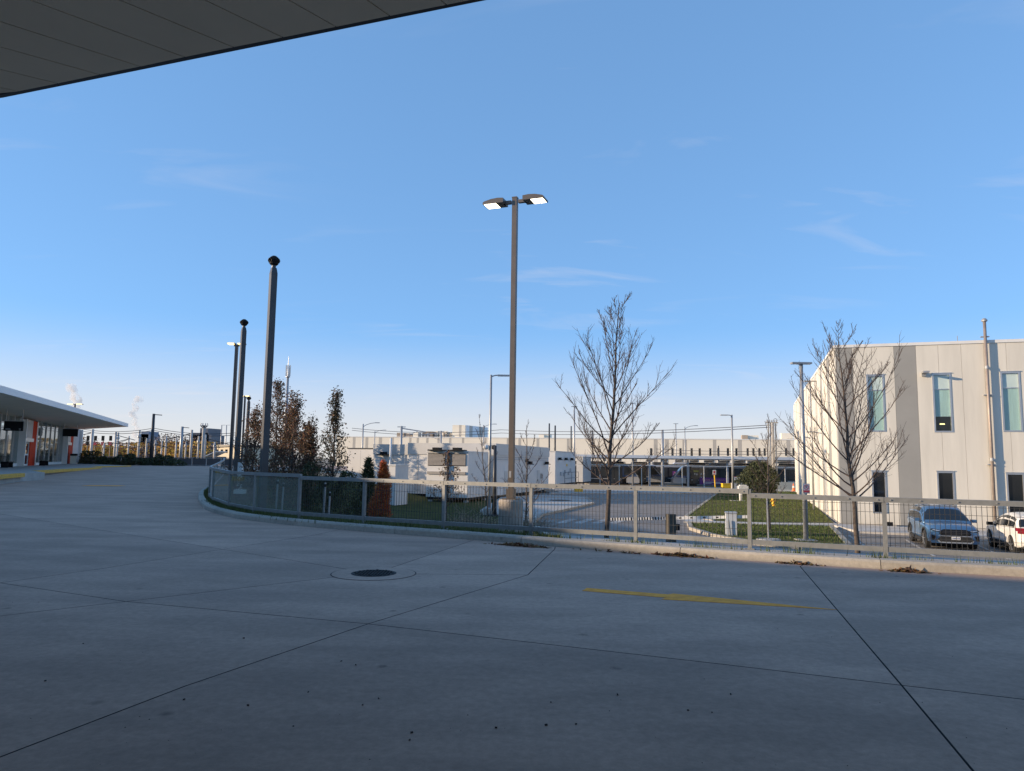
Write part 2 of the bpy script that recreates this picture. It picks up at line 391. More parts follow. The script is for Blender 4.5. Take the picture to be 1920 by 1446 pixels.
def tag(o, label=None, cat=None, group=None, kind=None):
    if label: o['label'] = label
    if cat: o['category'] = cat
    if group: o['group'] = group
    if kind: o['kind'] = kind
    return o
def thing(name, label, cat, loc=(0, 0, 0), rz=0.0, group=None):
    o = bpy.data.objects.new(name, None); COL.objects.link(o)
    o.empty_display_size = 0.3
    o.matrix_basis = Matrix.Translation(Vector(loc)) @ Matrix.Rotation(rz, 4, 'Z')
    return tag(o, label, cat, group)
def copy_tree(o, parent=None):
    c = o.copy(); COL.objects.link(c); c.parent = parent
    for ch in [x for x in o.children]: copy_tree(ch, c)
    return c
def text_mesh(body, size, name, m, parent, M, align='CENTER'):
    cu = bpy.data.curves.new('t', 'FONT'); cu.body = body; cu.size = size; cu.align_x = align; cu.align_y = 'CENTER'; cu.extrude = 0.002; cu.resolution_u = 3
    to = bpy.data.objects.new('t', cu); COL.objects.link(to)
    dg = bpy.context.evaluated_depsgraph_get()
    me = bpy.data.meshes.new_from_object(to.evaluated_get(dg))
    bpy.data.objects.remove(to)
    me.transform(M); me.materials.clear(); me.materials.append(m); me.name = name
    o = bpy.data.objects.new(name, me); COL.objects.link(o)
    if parent is not None: o.parent = parent
    return o
def lerp(a, b, t): return a + (b - a) * t
def resample(pts, step):
    pts = [Vector(p) for p in pts]; out = [pts[0]]; 
    L = [0]
    for i in range(1, len(pts)): L.append(L[-1] + (pts[i] - pts[i - 1]).length)
    n = max(1, round(L[-1] / step))
    j = 0; out = []
    for k in range(n + 1):
        d = L[-1] * k / n
        while j < len(L) - 2 and L[j + 1] < d: j += 1
        out.append(pts[j].lerp(pts[j + 1], (d - L[j]) / (L[j + 1] - L[j])))
    return out
def catmull(pts, sub=6):
    pts = [Vector(p) for p in pts]; out = []
    for i in range(len(pts) - 1):
        p0 = pts[max(i - 1, 0)]; p1 = pts[i]; p2 = pts[i + 1]; p3 = pts[min(i + 2, len(pts) - 1)]
        for k in range(sub):
            t = k / sub
            out.append(0.5 * ((2 * p1) + (p2 - p0) * t + (2 * p0 - 5 * p1 + 4 * p2 - p3) * t * t + (3 * p1 - p0 - 3 * p2 + p3) * t ** 3))
    out.append(pts[-1]); return out
def smooth01(t):
    t = min(1, max(0, t)); return t * t * (3 - 2 * t)
ORD = ['first', 'second', 'third', 'fourth', 'fifth', 'sixth', 'seventh', 'eighth', 'ninth', 'tenth', 'eleventh', 'twelfth', 'thirteenth', 'fourteenth', 'fifteenth', 'sixteenth']

# ================================================================== SETTING
def structure(o): o['kind'] = 'structure'; return o
# the ground, reaching the horizon
structure(MB().add([(-6000, -600, LOW - 0.05), (6000, -600, LOW - 0.05), (6000, 9000, LOW - 0.05), (-6000, 9000, LOW - 0.05)], [(0, 1, 2, 3)]).build('ground', M_GROUND))

def plaza_z(x, y):
    return 0.42 * smooth01((y - 34) / 34.0)

KERB = [(14.5, 8.1), (12, 9.05), (8.01, 10.68), (5.66, 11.5), (3.16, 12.62), (0.89, 13.8), (-0.61, 14.7), (-2.71, 15.85), (-5.04, 17.29), (-6.65, 18.6), (-7.68, 19.75), (-9.3, 22.24), (-11.4, 26.6), (-13.5, 31.6), (-15.4, 37), (-17.6, 43), (-20.4, 51), (-23, 58)]
kerb_path = catmull([(x, y, 0) for x, y in KERB], 5)
def inset_poly(poly, d):
    n = len(poly); out = []
    area = sum(poly[i][0] * poly[(i + 1) % n][1] - poly[(i + 1) % n][0] * poly[i][1] for i in range(n))
    if area < 0: poly = list(reversed(poly))
    for i in range(n):
        p0, p1, p2 = Vector(poly[i - 1]), Vector(poly[i]), Vector(poly[(i + 1) % n])
        a = (p1 - p0).normalized(); b = (p2 - p1).normalized()
        na = Vector((-a.y, a.x)); nb = Vector((-b.y, b.x))
        m = (na + nb); k = m.length_squared / 2
        out.append(p1 + m * (d / max(k, 0.35)))
    return out
def kerb_between(y0, y1):
    return [(p.x, p.y) for p in kerb_path if y0 < p.y < y1]
a_, b_, c_, d_ = (-6.34, 9.18), (-4.22, 8.14), (-1.37, 7.22), (2.89, 5.48)
J1l = [(-14, 13.8), (-10, 11.2)]
J1m = [(0.22, 6.58), (1.7, 5.98)]
J1r = [(6, 4.22), (14.5, 0.6)]
T1d = [(-2.26, 5.23), (-2.69, 4.0), (-3.4, 1.5), (-4.2, -2), (-5, -6)]
T2d = [(2.47, 4.0), (1.9, 2), (1, -2), (0.2, -6)]
T0d = [(-5.04, 7.35), (-7.5, 5), (-10, 2.6), (-14, -1.2)]
n1_, n2_, n3_ = (-5.0, 12.76), (-1.9, 10.32), (0.26, 10.39)
KT2 = (4.78, 11.88); KT1 = (0.86, 13.81); KT0 = (-0.72, 14.77); KTm = (-3.85, 16.54)
def kseg(a, b):   # kerb points strictly between x=a and x=b, from right to left
    return [(p.x, p.y) for p in kerb_path if b < p.x < a and p.y < 24]
slabs = [
    [d_] + J1r + [(14.5, -6)] + T2d[::-1],
    [c_] + J1m + [d_] + T2d + T1d[::-1],
    [c_] + T1d + [(-14, -6)] + T0d[::-1] + [b_],
    [b_] + T0d + J1l + [a_],
    [d_] + J1r + [(14.5, 8.1)] + kseg(14.4, 4.80) + [KT2, (4.6, 11.63)],
    [c_] + J1m + [d_, (4.6, 11.63), KT2] + kseg(4.7, 0.95) + [KT1, (0.82, 13.41), n3_],
    [b_, c_, n3_, n2_, (-2.41, 9.93)],
    [a_, b_, (-2.41, 9.93), n2_, n1_, (-5.75, 10.49)],
    [n2_, n3_, (0.82, 13.41), KT1] + kseg(0.80, -0.65) + [KT0],
    [n1_, n2_, KT0] + kseg(-0.8, -3.7) + [KTm, (-4.07, 15.33)],
    [a_] + J1l[::-1] + [(-14, 19.8), (-8.4, 15.4), n1_, (-5.75, 10.49)],
    [n1_, (-8.4, 15.4), (-14, 19.8), (-9.3, 22.24)] + kseg(-3.95, -9.25)[::-1] + [KTm, (-4.07, 15.33)],
]
base = structure(MB().prism([(-14, -6), (14.5, -6), (14.5, 8.1)] + [(p.x, p.y) for p in kerb_path if -9.3 < p.x < 14.4] + [(-9.3, 22.24), (-14, 19.8)], -0.3, -0.022).build('plaza', M_JOINT))
for sl in slabs:
    sl = [Vector((x, y)) for x, y in sl]
    top = inset_poly(sl, 0.0075); mid = inset_poly(sl, 0.003)
    n = len(top); mb = MB()
    vs = [(p.x, p.y, 0.0) for p in top] + [(p.x, p.y, -0.006) for p in mid] + [(p.x, p.y, -0.05) for p in mid]
    fs = [tuple(range(n))]
    for i in range(n):
        j = (i + 1) % n
        fs += [(n + i, n + j, j, i), (2 * n + i, 2 * n + j, n + j, n + i)]
    mb.add(vs, fs)
    so_ = mb.build('slab', M_PLAZA, base); so_.data.materials.append(M_JOINT)
    for p_ in so_.data.polygons[1:]: p_.material_index = 1

# the plaza farther off, rising gently towards the station
mb = MB()
rows = []
ylist = sorted([-6 + 118 * k / 58 for k in range(59)] + [19.8, 22.24])
for i in range(61):
    y = ylist[i]
    # right border follows the slabs and then the kerb
    if y <= 19.8: xr = -14.0
    elif y <= 22.24: xr = lerp(-14, -9.3, (y - 19.8) / 2.44)
    else:
        xr = -23
        for k in range(len(kerb_path) - 1):
            p, q = kerb_path[k], kerb_path[k + 1]
            if p.y <= y <= q.y and p.x < -8: xr = lerp(p.x, q.x, (y - p.y) / max(1e-6, q.y - p.y)); break
        if y > 58: xr = lerp(-23, -10, smooth01((y - 58) / 30))
    row = []
    for k in range(13):
        x = lerp(-95, xr, k / 12.0)
        row.append((x, y, plaza_z(x, y)))
    rows.append(row)
vs = [p for r in rows for p in r]
mb.add(vs, [(i * 13 + k, i * 13 + k + 1, (i + 1) * 13 + k + 1, (i + 1) * 13 + k) for i in range(60) for k in range(12)])
structure(mb.build('road_apron', M_PLAZA))

# kerb stones along the fence
kb = structure(MB().tube([p + Vector((0.02, 0.25, -0.12)) for p in kerb_path], 0.06, 4).build('kerb', M_KERB))
res = resample(kerb_path, 0.62)
step = 5
for i0 in range(0, len(res) - 1, step):
    seg = res[i0:i0 + step + 1]
    if len(seg) < 2: continue
    mb = MB(); n = len(seg); ring = []
    for k, p in enumerate(seg):
        gi = i0 + k
        d = (res[min(gi + 1, len(res) - 1)] - res[max(gi - 1, 0)]).normalized()
        nrm = Vector((d.y, -d.x, 0))          # points away from the road
        if nrm.y < 0 and p.y < 25: nrm = -nrm
        if p.y >= 25: nrm = Vector((abs(nrm.x), abs(nrm.y), 0))
        q = p.copy()
        if k == 0: q = q + d * 0.006
        if k == n - 1: q = q - d * 0.006
        z = plaza_z(q.x, q.y)
        for off, zz in ((0.0, -0.05), (0.012, 0.10), (0.04, 0.135), (0.20, 0.145), (0.21, -0.05)):
            ring.append((q.x + nrm.x * off, q.y + nrm.y * off, z + zz))
    fs = []
    for k in range(n - 1):
        for j in range(5):
            fs.append((k * 5 + j, k * 5 + (j + 1) % 5, (k + 1) * 5 + (j + 1) % 5, (k + 1) * 5 + j))
    fs += [(0, 1, 2, 3, 4), tuple((n - 1) * 5 + j for j in (4, 3, 2, 1, 0))]
    mb.add(ring, fs); mb.build('kerb_block', M_KERB, kb)

# lower lot sheets
def sheet(pts, z0, z1, m, name):
    return structure(MB().prism([(p[0], p[1]) for p in pts], z0, z1).build(name, m))
sheet([(1.2, 15.2), (45, 6), (60, 30), (60, 96), (-2, 104)] + [tuple(G(x, y, LOW).xy) for x, y in ((1000, 930), (1001, 960), (1000, 983), (1012, 999), (1034, 1013))], LOW - 0.3, LOW, M_ASPH, 'lot')

THETA = radians(18.5)
AX = Vector((cos(THETA), -sin(THETA), 0)); BX = Vector((sin(THETA), cos(THETA), 0)); ZX = Vector((0, 0, 1))
corner = G(1575, 985, LOW)
def lowpts(l, z=LOW): return [G(x, y, z) for x, y in l]
# lawn beside the cream building, a path and a second lawn, each behind a low kerb
lawn1 = lowpts([(1286, 972), (1345, 927), (1498, 921), (1562, 984), (1440, 983), (1340, 980)])
structure(MB().prism([(p.x, p.y) for p in lawn1], LOW - 0.05, LOW + 0.12).build('lawn', M_LAWN))
path = lowpts([(1282, 981), (1340, 983.5), (1440, 986.5), (1564, 988), (1610, 1000), (1700, 1004), (1935, 1013), (1935, 1003), (1580, 986), (1562, 984.3), (1440, 983.3), (1340, 980.4), (1286, 973)])
sheet(path, LOW - 0.05, LOW + 0.10, M_WALK, 'sidewalk')
lawn2 = lowpts([(1292, 984), (1340, 985), (1440, 988), (1558, 990), (1592, 1027), (1500, 1030), (1420, 1022), (1340, 1008), (1296, 994)])
structure(MB().prism([(p.x, p.y) for p in lawn2], LOW - 0.05, LOW + 0.09).build('lawn.001', M_LAWN))
def border(pts, w, h, z, name, m=M_KERB):
    pts = [Vector((p.x, p.y, z)) for p in pts]; mb = MB()
    for p, q in zip(pts[:-1], pts[1:]):
        mb.bar(p + ZX * h / 2, q + ZX * h / 2, w, h)
    return structure(mb.build(name, m))
border([lawn2[0], lawn2[-1], lawn2[-2], lawn2[-3], lawn2[-4], lawn2[-5], lawn2[3]], 0.22, 0.15, LOW, 'lawn_kerb')
border([lawn1[5], lawn1[0], lawn1[1], lawn1[2]], 0.22, 0.15, LOW, 'lawn_kerb.001')
# kerbed traffic island in front of the equipment houses
isl = lowpts([(1000, 960), (1006, 985), (1035, 1010), (990, 1014), (940, 1000), (930, 975)])
cur = lowpts([(1098, 934), (1112, 946), (1060, 958), (1015, 968), (1000, 982), (1012, 998), (1036, 1013)])
border(cur, 0.2, 0.14, LOW, 'island_kerb')
pad = lowpts([(1112, 946), (1098, 934), (1020, 930), (940, 934), (900, 960), (1000, 982), (1015, 968), (1060, 958)])
sheet(pad, LOW - 0.05, LOW + 0.11, M_WALK, 'equipment_pad')
far_pad = lowpts([(1030, 927), (1340, 926), (1345, 921), (1030, 917)])
sheet(far_pad, LOW - 0.05, LOW + 0.10, M_WALK, 'far_sidewalk')
# painted parking lines and the crosswalk bars
def ground_quad(name, pts, z, m, label=None):
    mb = MB().prism([(p[0], p[1]) for p in pts], z, z + 0.004)
    return structure(mb.build(name, m))
def stripe(p, q, w, z, m, name):
    p = Vector((p[0], p[1])); q = Vector((q[0], q[1])); d = (q - p).normalized(); s = Vector((-d.y, d.x)) * w / 2
    return ground_quad(name, [p + s, q + s, q - s, p - s], z, m)
M_LINE = mat('lot_line_white', (0.42, 0.40, 0.37), 0.8, var=0.4, scale=5)
for a, b in (((1698, 1012), (1752, 1043)), ((1832, 1022), (1893, 1049)), ((1590, 1003), (1630, 1030))):
    stripe(G(*a, LOW), G(*b, LOW), 0.11, LOW + 0.004, M_LINE, 'parking_line')
for k in range(4):
    x = 1042 + k * 33
    ground_quad('crosswalk_bar', lowpts([(x, 981), (x + 26, 973), (x + 40, 974), (x + 15, 982)]), LOW + 0.004, M_LINE)
# speed joint lines / tar seams on the lot
for a, b in (((1040, 957), (1300, 967)), ((1290, 1000), (1010, 992))):
    stripe(G(*a, LOW), G(*b, LOW), 0.06, LOW + 0.005, M_JOINT, 'tar_seam')

# planted bank between the fence and the lower ground
FENCE = [(-21.8, 55), (-19.6, 49.5), (-17.6, 44), (-15.8, 39), (-14.1, 34.5), (-12.5, 30.3), (-11.1, 26.8), (-9.94, 24.3), (-8.27, 21.41), (-6.88, 19.6), (-5.27, 18.19), (-3.41, 17.0), (-1.45, 15.93), (0.43, 14.95), (2.42, 14.05), (4.28, 13.05), (6.26, 12.2), (8.25, 11.42), (10.2, 10.66), (12.2, 9.9)]
fpath = [Vector((x, y, 0)) for x, y in FENCE]
def bank_T(s):   # how far back the slope runs
    return lerp(34, 2.2, smooth01((s - 0.0) / 1.0))
inner = []
bp = resample([kerb_path[i] for i in range(len(kerb_path)) if kerb_path[i].x < 0.95][::-1], 1.0)
NT = 24
def bank_point(i, t):
    p = bp[i]; s = i / (len(bp) - 1)
    dirv = Vector((0.55, 0.83, 0)).lerp(Vector((0.10, 0.995, 0)), smooth01(s)).normalized()
    nr = Vector((0.16, 0.12, 0)) if p.y > 24 else Vector((0.05, 0.19, 0))
    dist = t * 52
    x = p + nr + dirv * dist
    z0 = plaza_z(p.x, p.y) + 0.10
    T = lerp(30, 16, smooth01(s / 0.6)) if s < 0.75 else lerp(16, 3.0, smooth01((s - 0.75) / 0.25))
    z = lerp(z0, LOW - 0.02, smooth01((dist - 0.9) / T))
    return Vector((x.x, x.y, z))
mb = MB(); tt = [0, 0.008, 0.02, 0.04] + [0.09 + 0.91 * (k / 19) for k in range(20)]
for i in range(len(bp)):
    for t in tt: mb.v.append(tuple(bank_point(i, t)))
m_ = len(tt)
for i in range(len(bp) - 1):
    for k in range(m_ - 1):
        mb.f.append((i * m_ + k, (i + 1) * m_ + k, (i + 1) * m_ + k + 1, i * m_ + k + 1))
bank = structure(mb.build('grass_bank', M_SOIL, smooth=True))
# concrete ledge and retaining wall under the fence on the right
led = [p for p in resample([k for k in kerb_path if k.x > 0.2][::-1], 1.2)]
mb = MB(); rw = MB()
for p, q in zip(led[:-1], led[1:]):
    n0 = Vector((0.42, 0.91, 0))
    a, b = p + n0 * 0.215, q + n0 * 0.215; c, d = q + n0 * 1.25, p + n0 * 1.25
    mb.add([(a.x, a.y, .095), (b.x, b.y, .095), (c.x, c.y, .085), (d.x, d.y, .085)], [(0, 1, 2, 3)])
    rw.add([(d.x, d.y, .085), (c.x, c.y, .085), (c.x, c.y, LOW - .1), (d.x, d.y, LOW - .1)], [(0, 1, 2, 3)])
structure(mb.build('retaining_ledge', M_WALK)); tag(rw.build('retaining_wall', M_WALK), 'low concrete retaining wall dropping from the fence to the parking lot', 'wall')

# ================================================================== YELLOW ROAD MARKS, MANHOLE
d = Vector((2.68, -1.06)).normalized(); s = Vector((-d.y, d.x))
p0 = Vector((0.95, 9.28)); L1 = 1.02
arrow = [p0 + s * .11, p0 + d * L1 + s * .11, p0 + d * (L1 + .05) + s * .20, p0 + d * 2.9, p0 + d * (L1 - .02) - s * .24, p0 + d * (L1 + 0.02) - s * .11, p0 - s * .11]
structure(MB().prism([(p.x, p.y) for p in arrow], 0.0005, 0.004).build('painted_arrow', M_ROADYELLOW))
q = G(195, 906, 0.15); z = plaza_z(q.x, q.y)
stripe((q.x - .9, q.y - .1), (q.x + .9, q.y + .1), 0.9, z + .004, M_ROADYELLOW, 'painted_dash')
mh = thing('manhole', 'round cast iron manhole cover set in a concrete collar on the plaza', 'manhole', (-1.9, 10.31, 0))
MB().lathe((0, 0, 0), [(0.592, 0.0008), (0.592, 0.003)], 64).build('collar_joint', M_JOINT, mh, world=False)
MB().lathe((0, 0, 0), [(0.578, 0.002), (0.575, 0.006)], 64).build('collar', M_PLAZA, mh, world=False)
MB().lathe((0, 0, 0), [(0.315, 0.004), (0.315, 0.008)], 48).build('rim', M_JOINT, mh, world=False)
mb = MB().lathe((0, 0, 0), [(0.30, 0.006), (0.295, 0.012)], 48)
for i in range(-6, 7):
    for j in range(-6, 7):
        if (i * .044) ** 2 + (j * .044) ** 2 < .265 ** 2: mb.box((i * .044, j * .044, .015), (.026, .026, .010), rz=.6)
mb.build('cover', M_IRON, mh, world=False)

# ================================================================== FENCE
fen = thing('guard_fence', 'grey metal guard fence with wire mesh and glass panels along the plaza kerb', 'fence', (0.43, 14.9, 0))
TOPS = {6: 1.24, 7: 1.23, 8: 1.19, 9: 1.2, 10: 1.205, 11: 1.155, 12: 1.15, 13: 1.15, 14: 1.155, 15: 1.16, 16: 1.085, 17: 1.08, 18: 1.08, 19: 1.08}
N = len(fpath)
def fz(i): return plaza_z(fpath[i].x, fpath[i].y) + (0.09)
def ftop(i, side):   # top of the rail at post i, seen from the panel on its right (+1) or left (-1)
    base_ = plaza_z(fpath[i].x, fpath[i].y)
    if i < 6: return base_ + 1.24
    if i == 10: return 1.15 if side > 0 else 1.205
    if i == 15: return 1.09 if side > 0 else 1.16
    return TOPS[i]
post_w = 0.066
for i in range(N):
    p = fpath[i]; d = (fpath[min(i + 1, N - 1)] - fpath[max(i - 1, 0)]).normalized()
    zt = max(ftop(i, 1), ftop(i, -1)) - 0.012
    mb = MB()
    mb.box((p.x, p.y, (fz(i) - .1 + zt) / 2), (post_w, post_w, zt - fz(i) + .1), rz=atan2(d.y, d.x))
    mb.box((p.x, p.y, fz(i) + .012), (.17, .15, .02), rz=atan2(d.y, d.x))
    mb.build('post', M_GALV, fen)
wire_mesh = None
for i in range(N - 1):
    a, b = fpath[i], fpath[i + 1]; d = (b - a); L = d.length; dn = d.normalized()
    za, zb = ftop(i, 1), ftop(i + 1, -1)
    ga, gb = fz(i), fz(i + 1)
    nb = Vector((-dn.y, dn.x, 0))
    A = a + dn * (post_w / 2 + .002); B = b - dn * (post_w / 2 + .002)
    # the top rail runs over the posts
    e0 = a + dn * 0.004; e1 = b - dn * 0.004
    MB().bar((e0.x, e0.y, za - .05), (e1.x, e1.y, zb - .05), .085, .085).build('top_rail', M_GALV, fen)
    MB().bar((A.x, A.y, ga + .13), (B.x, B.y, gb + .13), .055, .085).build('bottom_rail', M_GALV, fen)
    if i < 10:      # glass panels on the bend
        off = nb * 0.0
        g = MB().obox((A.x, A.y, ga + .185) , (B - A) + Vector((0, 0, gb - ga)), nb * .012, Vector((0, 0, za - ga - .29)))
        g.build('glass_panel', M_FENCEGLASS, fen)
    else:
        h = za - .105 - (ga + .175)
        n = int(round(L / .073))
        if wire_mesh is None:
            wire_mesh = MB().box((0, 0, .5), (.007, .007, 1.0)).mesh('wire'); wire_mesh.materials.append(M_WIRE)
        for k in range(1, n):
            t = k / n; q = a.lerp(b, t)
            w = bpy.data.objects.new('wire', wire_mesh); COL.objects.link(w); w.parent = fen
            w.location = (q.x - .43, q.y - 14.9, lerp(ga, gb, t) + .175); w.scale = (1, 1, lerp(za, zb, t) - .10 - lerp(ga, gb, t) - .175)
            w.rotation_euler = (0, 0, atan2(dn.y, dn.x))
        for fr in (0.03, 0.22, 0.78, 0.97):
            MB().bar((A.x, A.y, ga + .175 + h * fr), (B.x, B.y, gb + .175 + h * fr), .006, .006).build('cross_wire', M_WIRE, fen)
        # clamp bolts on the rails
        for t in (0.045, 0.25, 0.5, 0.75, 0.955):
            q = a.lerp(b, t) - nb * .05
            MB().box((q.x, q.y, lerp(za, zb, t) - .05), (.018, .018, .018), rz=atan2(dn.y, dn.x)).build('bolt', M_STEELGREY, fen)

# ================================================================== CANOPY OVERHEAD
CZ = 5.0
edge = [(16, -0.4), (9, 1.95), (-0.3, 5.02), (-4.95, 6.58), (-10, 7.5), (-16.2, 7.85), (-18.9, 9.15), (-22.1, 10.8), (-24.0, 12.5)]  # unseen left points shaped so the shadow edge falls along the kerb
def inset_roof(pl): return [(x - .01, y - .03) for x, y in pl]
can = thing('canopy', 'grey panelled canopy roof overhanging the plaza above the camera', 'canopy', (-5, 0, 0))
roofpoly = edge + [(-25, 12.4), (-38, 11.3), (-38, -22), (20, -22), (20, -2)]  # unseen roof stretched left and back to keep the plaza in shade
MB().prism(inset_roof(roofpoly), CZ + .03, CZ + .32).build('roof_slab', M_FASCIA, can)
ep = [Vector((x, y, 0)) for x, y in edge]
mb = MB()
for p, q in zip(ep[:-1], ep[1:]):
    mb.bar(p + Vector((0, .006, CZ + .04)), q + Vector((0, .006, CZ + .04)), .05, .07)
mb.build('fascia', M_DARKPOLE, can)
# soffit panels: a fan of strips that follow the curve of the roof
sx = [(-0.53 + .455 * k, 5.09 - .152 * k) for k in range(9, 0, -1)] + [(-0.53, 5.09), (-0.98, 5.235), (-1.43, 5.385), (-1.9, 5.54), (-2.36, 5.69), (-2.84, 5.85), (-3.3, 6.01), (-3.74, 6.155), (-4.22, 6.32), (-4.69, 6.475)]
sa = [54.4 + 5 * k for k in range(9, 0, -1)] + [58, 54.4, 50, 47, 44.2, 42.4, 39, 35.5, 32.5, 29.5]
for k in range(1, 16):
    f = 4.69 + .47 * k
    sx.append((-f, 6.475 + .2 * (.47 * k))); sa.append(max(10, 29.5 - 2.2 * k))
for k in range(len(sx) - 1):
    (x0, y0), (x1, y1) = sx[k], sx[k + 1]
    def back(x, y, a, L): return (x - cos(radians(a)) * L, y - sin(radians(a)) * L)
    for L0, L1 in ((0.0, 1.28), (1.285, 4.6)):
        q = [back(x0, y0, sa[k], L0), back(x1, y1, sa[k + 1], L0), back(x1, y1, sa[k + 1], L1), back(x0, y0, sa[k], L1)]
        q = inset_poly([Vector(v) for v in q], 0.006)
        MB().prism([(v.x, v.y) for v in q], CZ, CZ + .02).build('soffit_panel', M_SOFFIT, can)
# walls under the roof, out of the picture, which keep the low sun off the plaza
wl_ = [(-3, -12), (-9, -4), (-14, 0), (-22, 5), (-29.5, 11)]
mb = MB()
for p, q in zip(wl_[:-1], wl_[1:]):
    mb.bar((p[0], p[1], CZ / 2), (q[0], q[1], CZ / 2), .3, CZ)
mb.build('wall', M_PANEL, can)
for x, y in ((-8, 3.2), (-15, 5.2), (-21, 8.6), (10.5, -1)):
    MB().tube([(x, y, 0), (x, y, CZ + .03)], .16, 16).build('column', M_STEELGREY, can, smooth=True)

# ================================================================== STATION ON THE LEFT
SD = Vector((-0.388, 0.921, 0)).normalized()          # along the station, away from the camera
SN = Vector((0.921, 0.388, 0)).normalized()           # out of its front
S0 = Vector((-43.2, 63.0, 0))
st = thing('station_building', 'low glazed bus station with white-edged canopy and orange-red door portals', 'station', (-48, 75, 0.4))
SPZ = 0.52                                            # level of the station platform
# canopy: the edge swings round from the near canopy
cedge = [(-24, 12.52), (-24.6, 18), (-26, 28), (-30.5, 43), (-37.4, 61.5), (-48.7, 91.5)]  # unseen near points set so its shadow covers the fence bend
cback = [(-57.5, 93.5), (-66, 90), (-52, 56), (-44, 38), (-38, 22), (-34, 12), (-28, 11.5)]
mb = MB(); n = len(cedge)
MB().prism(cedge + cback, 5.42, 5.60).build('roof', M_FASCIA, st)
inn = []
for i, (x, y) in enumerate(cedge):
    inn.append((x - 7.2 + (0.0 if i < n - 1 else 0.6), y - 2.4 if i else y - 1.0))
inn[-1] = (-57.0, 92.6); inn[-2] = (-45.5, 59.0)
vs = [(x, y, 5.22) for x, y in cedge] + [(x, y, 4.72) for x, y in inn]
mb.add(vs, [(i, i + 1, n + i + 1, n + i) for i in range(n - 1)])
vs2 = [(x, y, 5.418) for x, y in cedge] + [(x, y, 5.418) for x, y in inn]
mb.add(vs2, [(n + i, n + i + 1, i + 1, i) for i in range(n - 1)])
mb.add([vs[n - 1], vs2[n - 1], vs2[2 * n - 1], vs[2 * n - 1]], [(0, 1, 2, 3)])
mb.build('soffit', M_SOFFIT, st)
mb = MB()
for (x0, y0), (x1, y1) in zip(cedge[:-1], cedge[1:]):
    mb.bar((x0 + .03, y0, 5.41), (x1 + .03, y1, 5.41), .06, .42)
mb.bar((cedge[-1][0], cedge[-1][1] + .04, 5.41), (cback[0][0], cback[0][1] + .04, 5.41), .06, .42)
mb.build('fascia', M_FASCIA, st)
def sw(px, py, off=0.0):        # a point on the station's front wall
    return on_plane(px, py, S0 + SN * off, SN)
def swt(px, py=850, off=0.0): return (sw(px, py, off) - S0).dot(SD)
def wpt(t, z, off=0.0): return S0 + SD * t + SN * off + ZX * z
def wbox(t0, t1, z0, z1, d0, d1):   # box on the front wall between offsets d0 and d1
    a = wpt(t0, z0, d0); b = wpt(t1, z0, d0)
    return MB().obox(a, b - a, SN * (d1 - d0), ZX * (z1 - z0))
tn, tf = -32.0, swt(147.5)
# back wall, near closed walls (unseen, added to block the low sun), floor
MB().bar(wpt(tn, 2.6, -9), wpt(tf, 2.6, -9), .2, 5.2).build('back_wall', M_PANELWHITE, st)
MB().bar(wpt(tf, 2.6, -9), wpt(tf, 2.6, -.1), .2, 5.2).build('end_wall', M_PANELWHITE, st)
mb = MB()
for p, q in (((-29.5, 11.2), (-30, 22)), ((-30, 22), tuple(wpt(tn, 0).xy))):
    mb.bar((p[0], p[1], 2.6), (q[0], q[1], 2.6), .3, 5.2)
mb.build('near_wall', M_PANEL, st)
portals = []
for (pl, pr, dl) in ((50.5, 61, 33), (124.5, 131.5, 115.5)):
    portals.append((swt(dl, 872), swt(pl, 872), swt(pr, 872)))
# mullioned glazing between the portals and up to the near end
def glaze(t0, t1, step):
    n = max(1, round((t1 - t0) / step))
    wbox(t0, t1, SPZ, SPZ + .25, -.12, .02).build('sill', M_WHITE, st)
    for k in range(n + 1):
        t = lerp(t0 + .03, t1 - .03, k / n)
        wbox(t - .03, t + .03, SPZ + .25, 4.85, -.12, .03).build('mullion', M_ALU, st)
    for k in range(n):
        a, b = lerp(t0 + .03, t1 - .03, k / n) + .032, lerp(t0 + .03, t1 - .03, (k + 1) / n) - .032
        wbox(a, b, SPZ + .25, 4.8, -.06, -.045).build('pane', M_SHOPGLASS, st)
glaze(tn, portals[0][0] - .05, 2.2)
glaze(portals[0][2] + .35, portals[1][0] - .3, 2.3)
for k, (td, tp0, tp1) in enumerate(portals):
    H = 4.72
    wbox(tp0, tp1, SPZ, H, -.3, .14).build('portal_panel', M_ORANGE, st)
    wbox(tp1 + .004, tp1 + .5, SPZ, H, -.3, .16).build('portal_frame', M_WHITE, st)
    wbox(td - .25, td - .005, SPZ, H, -.3, .5).build('portal_frame', M_WHITE, st)
    wbox(td, tp0 - .004, 3.05, H, -.3, .25).build('transom_panel', M_STEELGREY, st)
    wbox(td, tp0 - .004, 2.72, 3.04, -.3, .4).build('operator_box', M_ALU, st)
    dw = (tp0 - td - .02) / 2
    for j in range(2):
        a = td + .01 + j * dw
        dr = wbox(a + .01, a + dw - .01, SPZ + .01, 2.7, -.05, .0).build('door', M_SHOPGLASS, st)
        for z0, z1 in ((SPZ + .01, SPZ + .16), (SPZ + .95, SPZ + 1.1), (2.58, 2.71)):
            wbox(a + .012, a + dw - .012, z0, z1, .003, .05).build('door_rail', M_WHITE, dr)
        for e in (a + .01, a + dw - .09):
            wbox(e, e + .08, SPZ + .01, 2.71, .004, .056).build('door_stile', M_WHITE, dr)
wbox(portals[1][2] + .35, tf - .55, SPZ, 4.8, -.1, .05).build('end_panel', M_GREYCAB, st)
wbox(tf - .5, tf, SPZ, 4.85, -.3, .35).build('corner_column', M_WHITE, st)
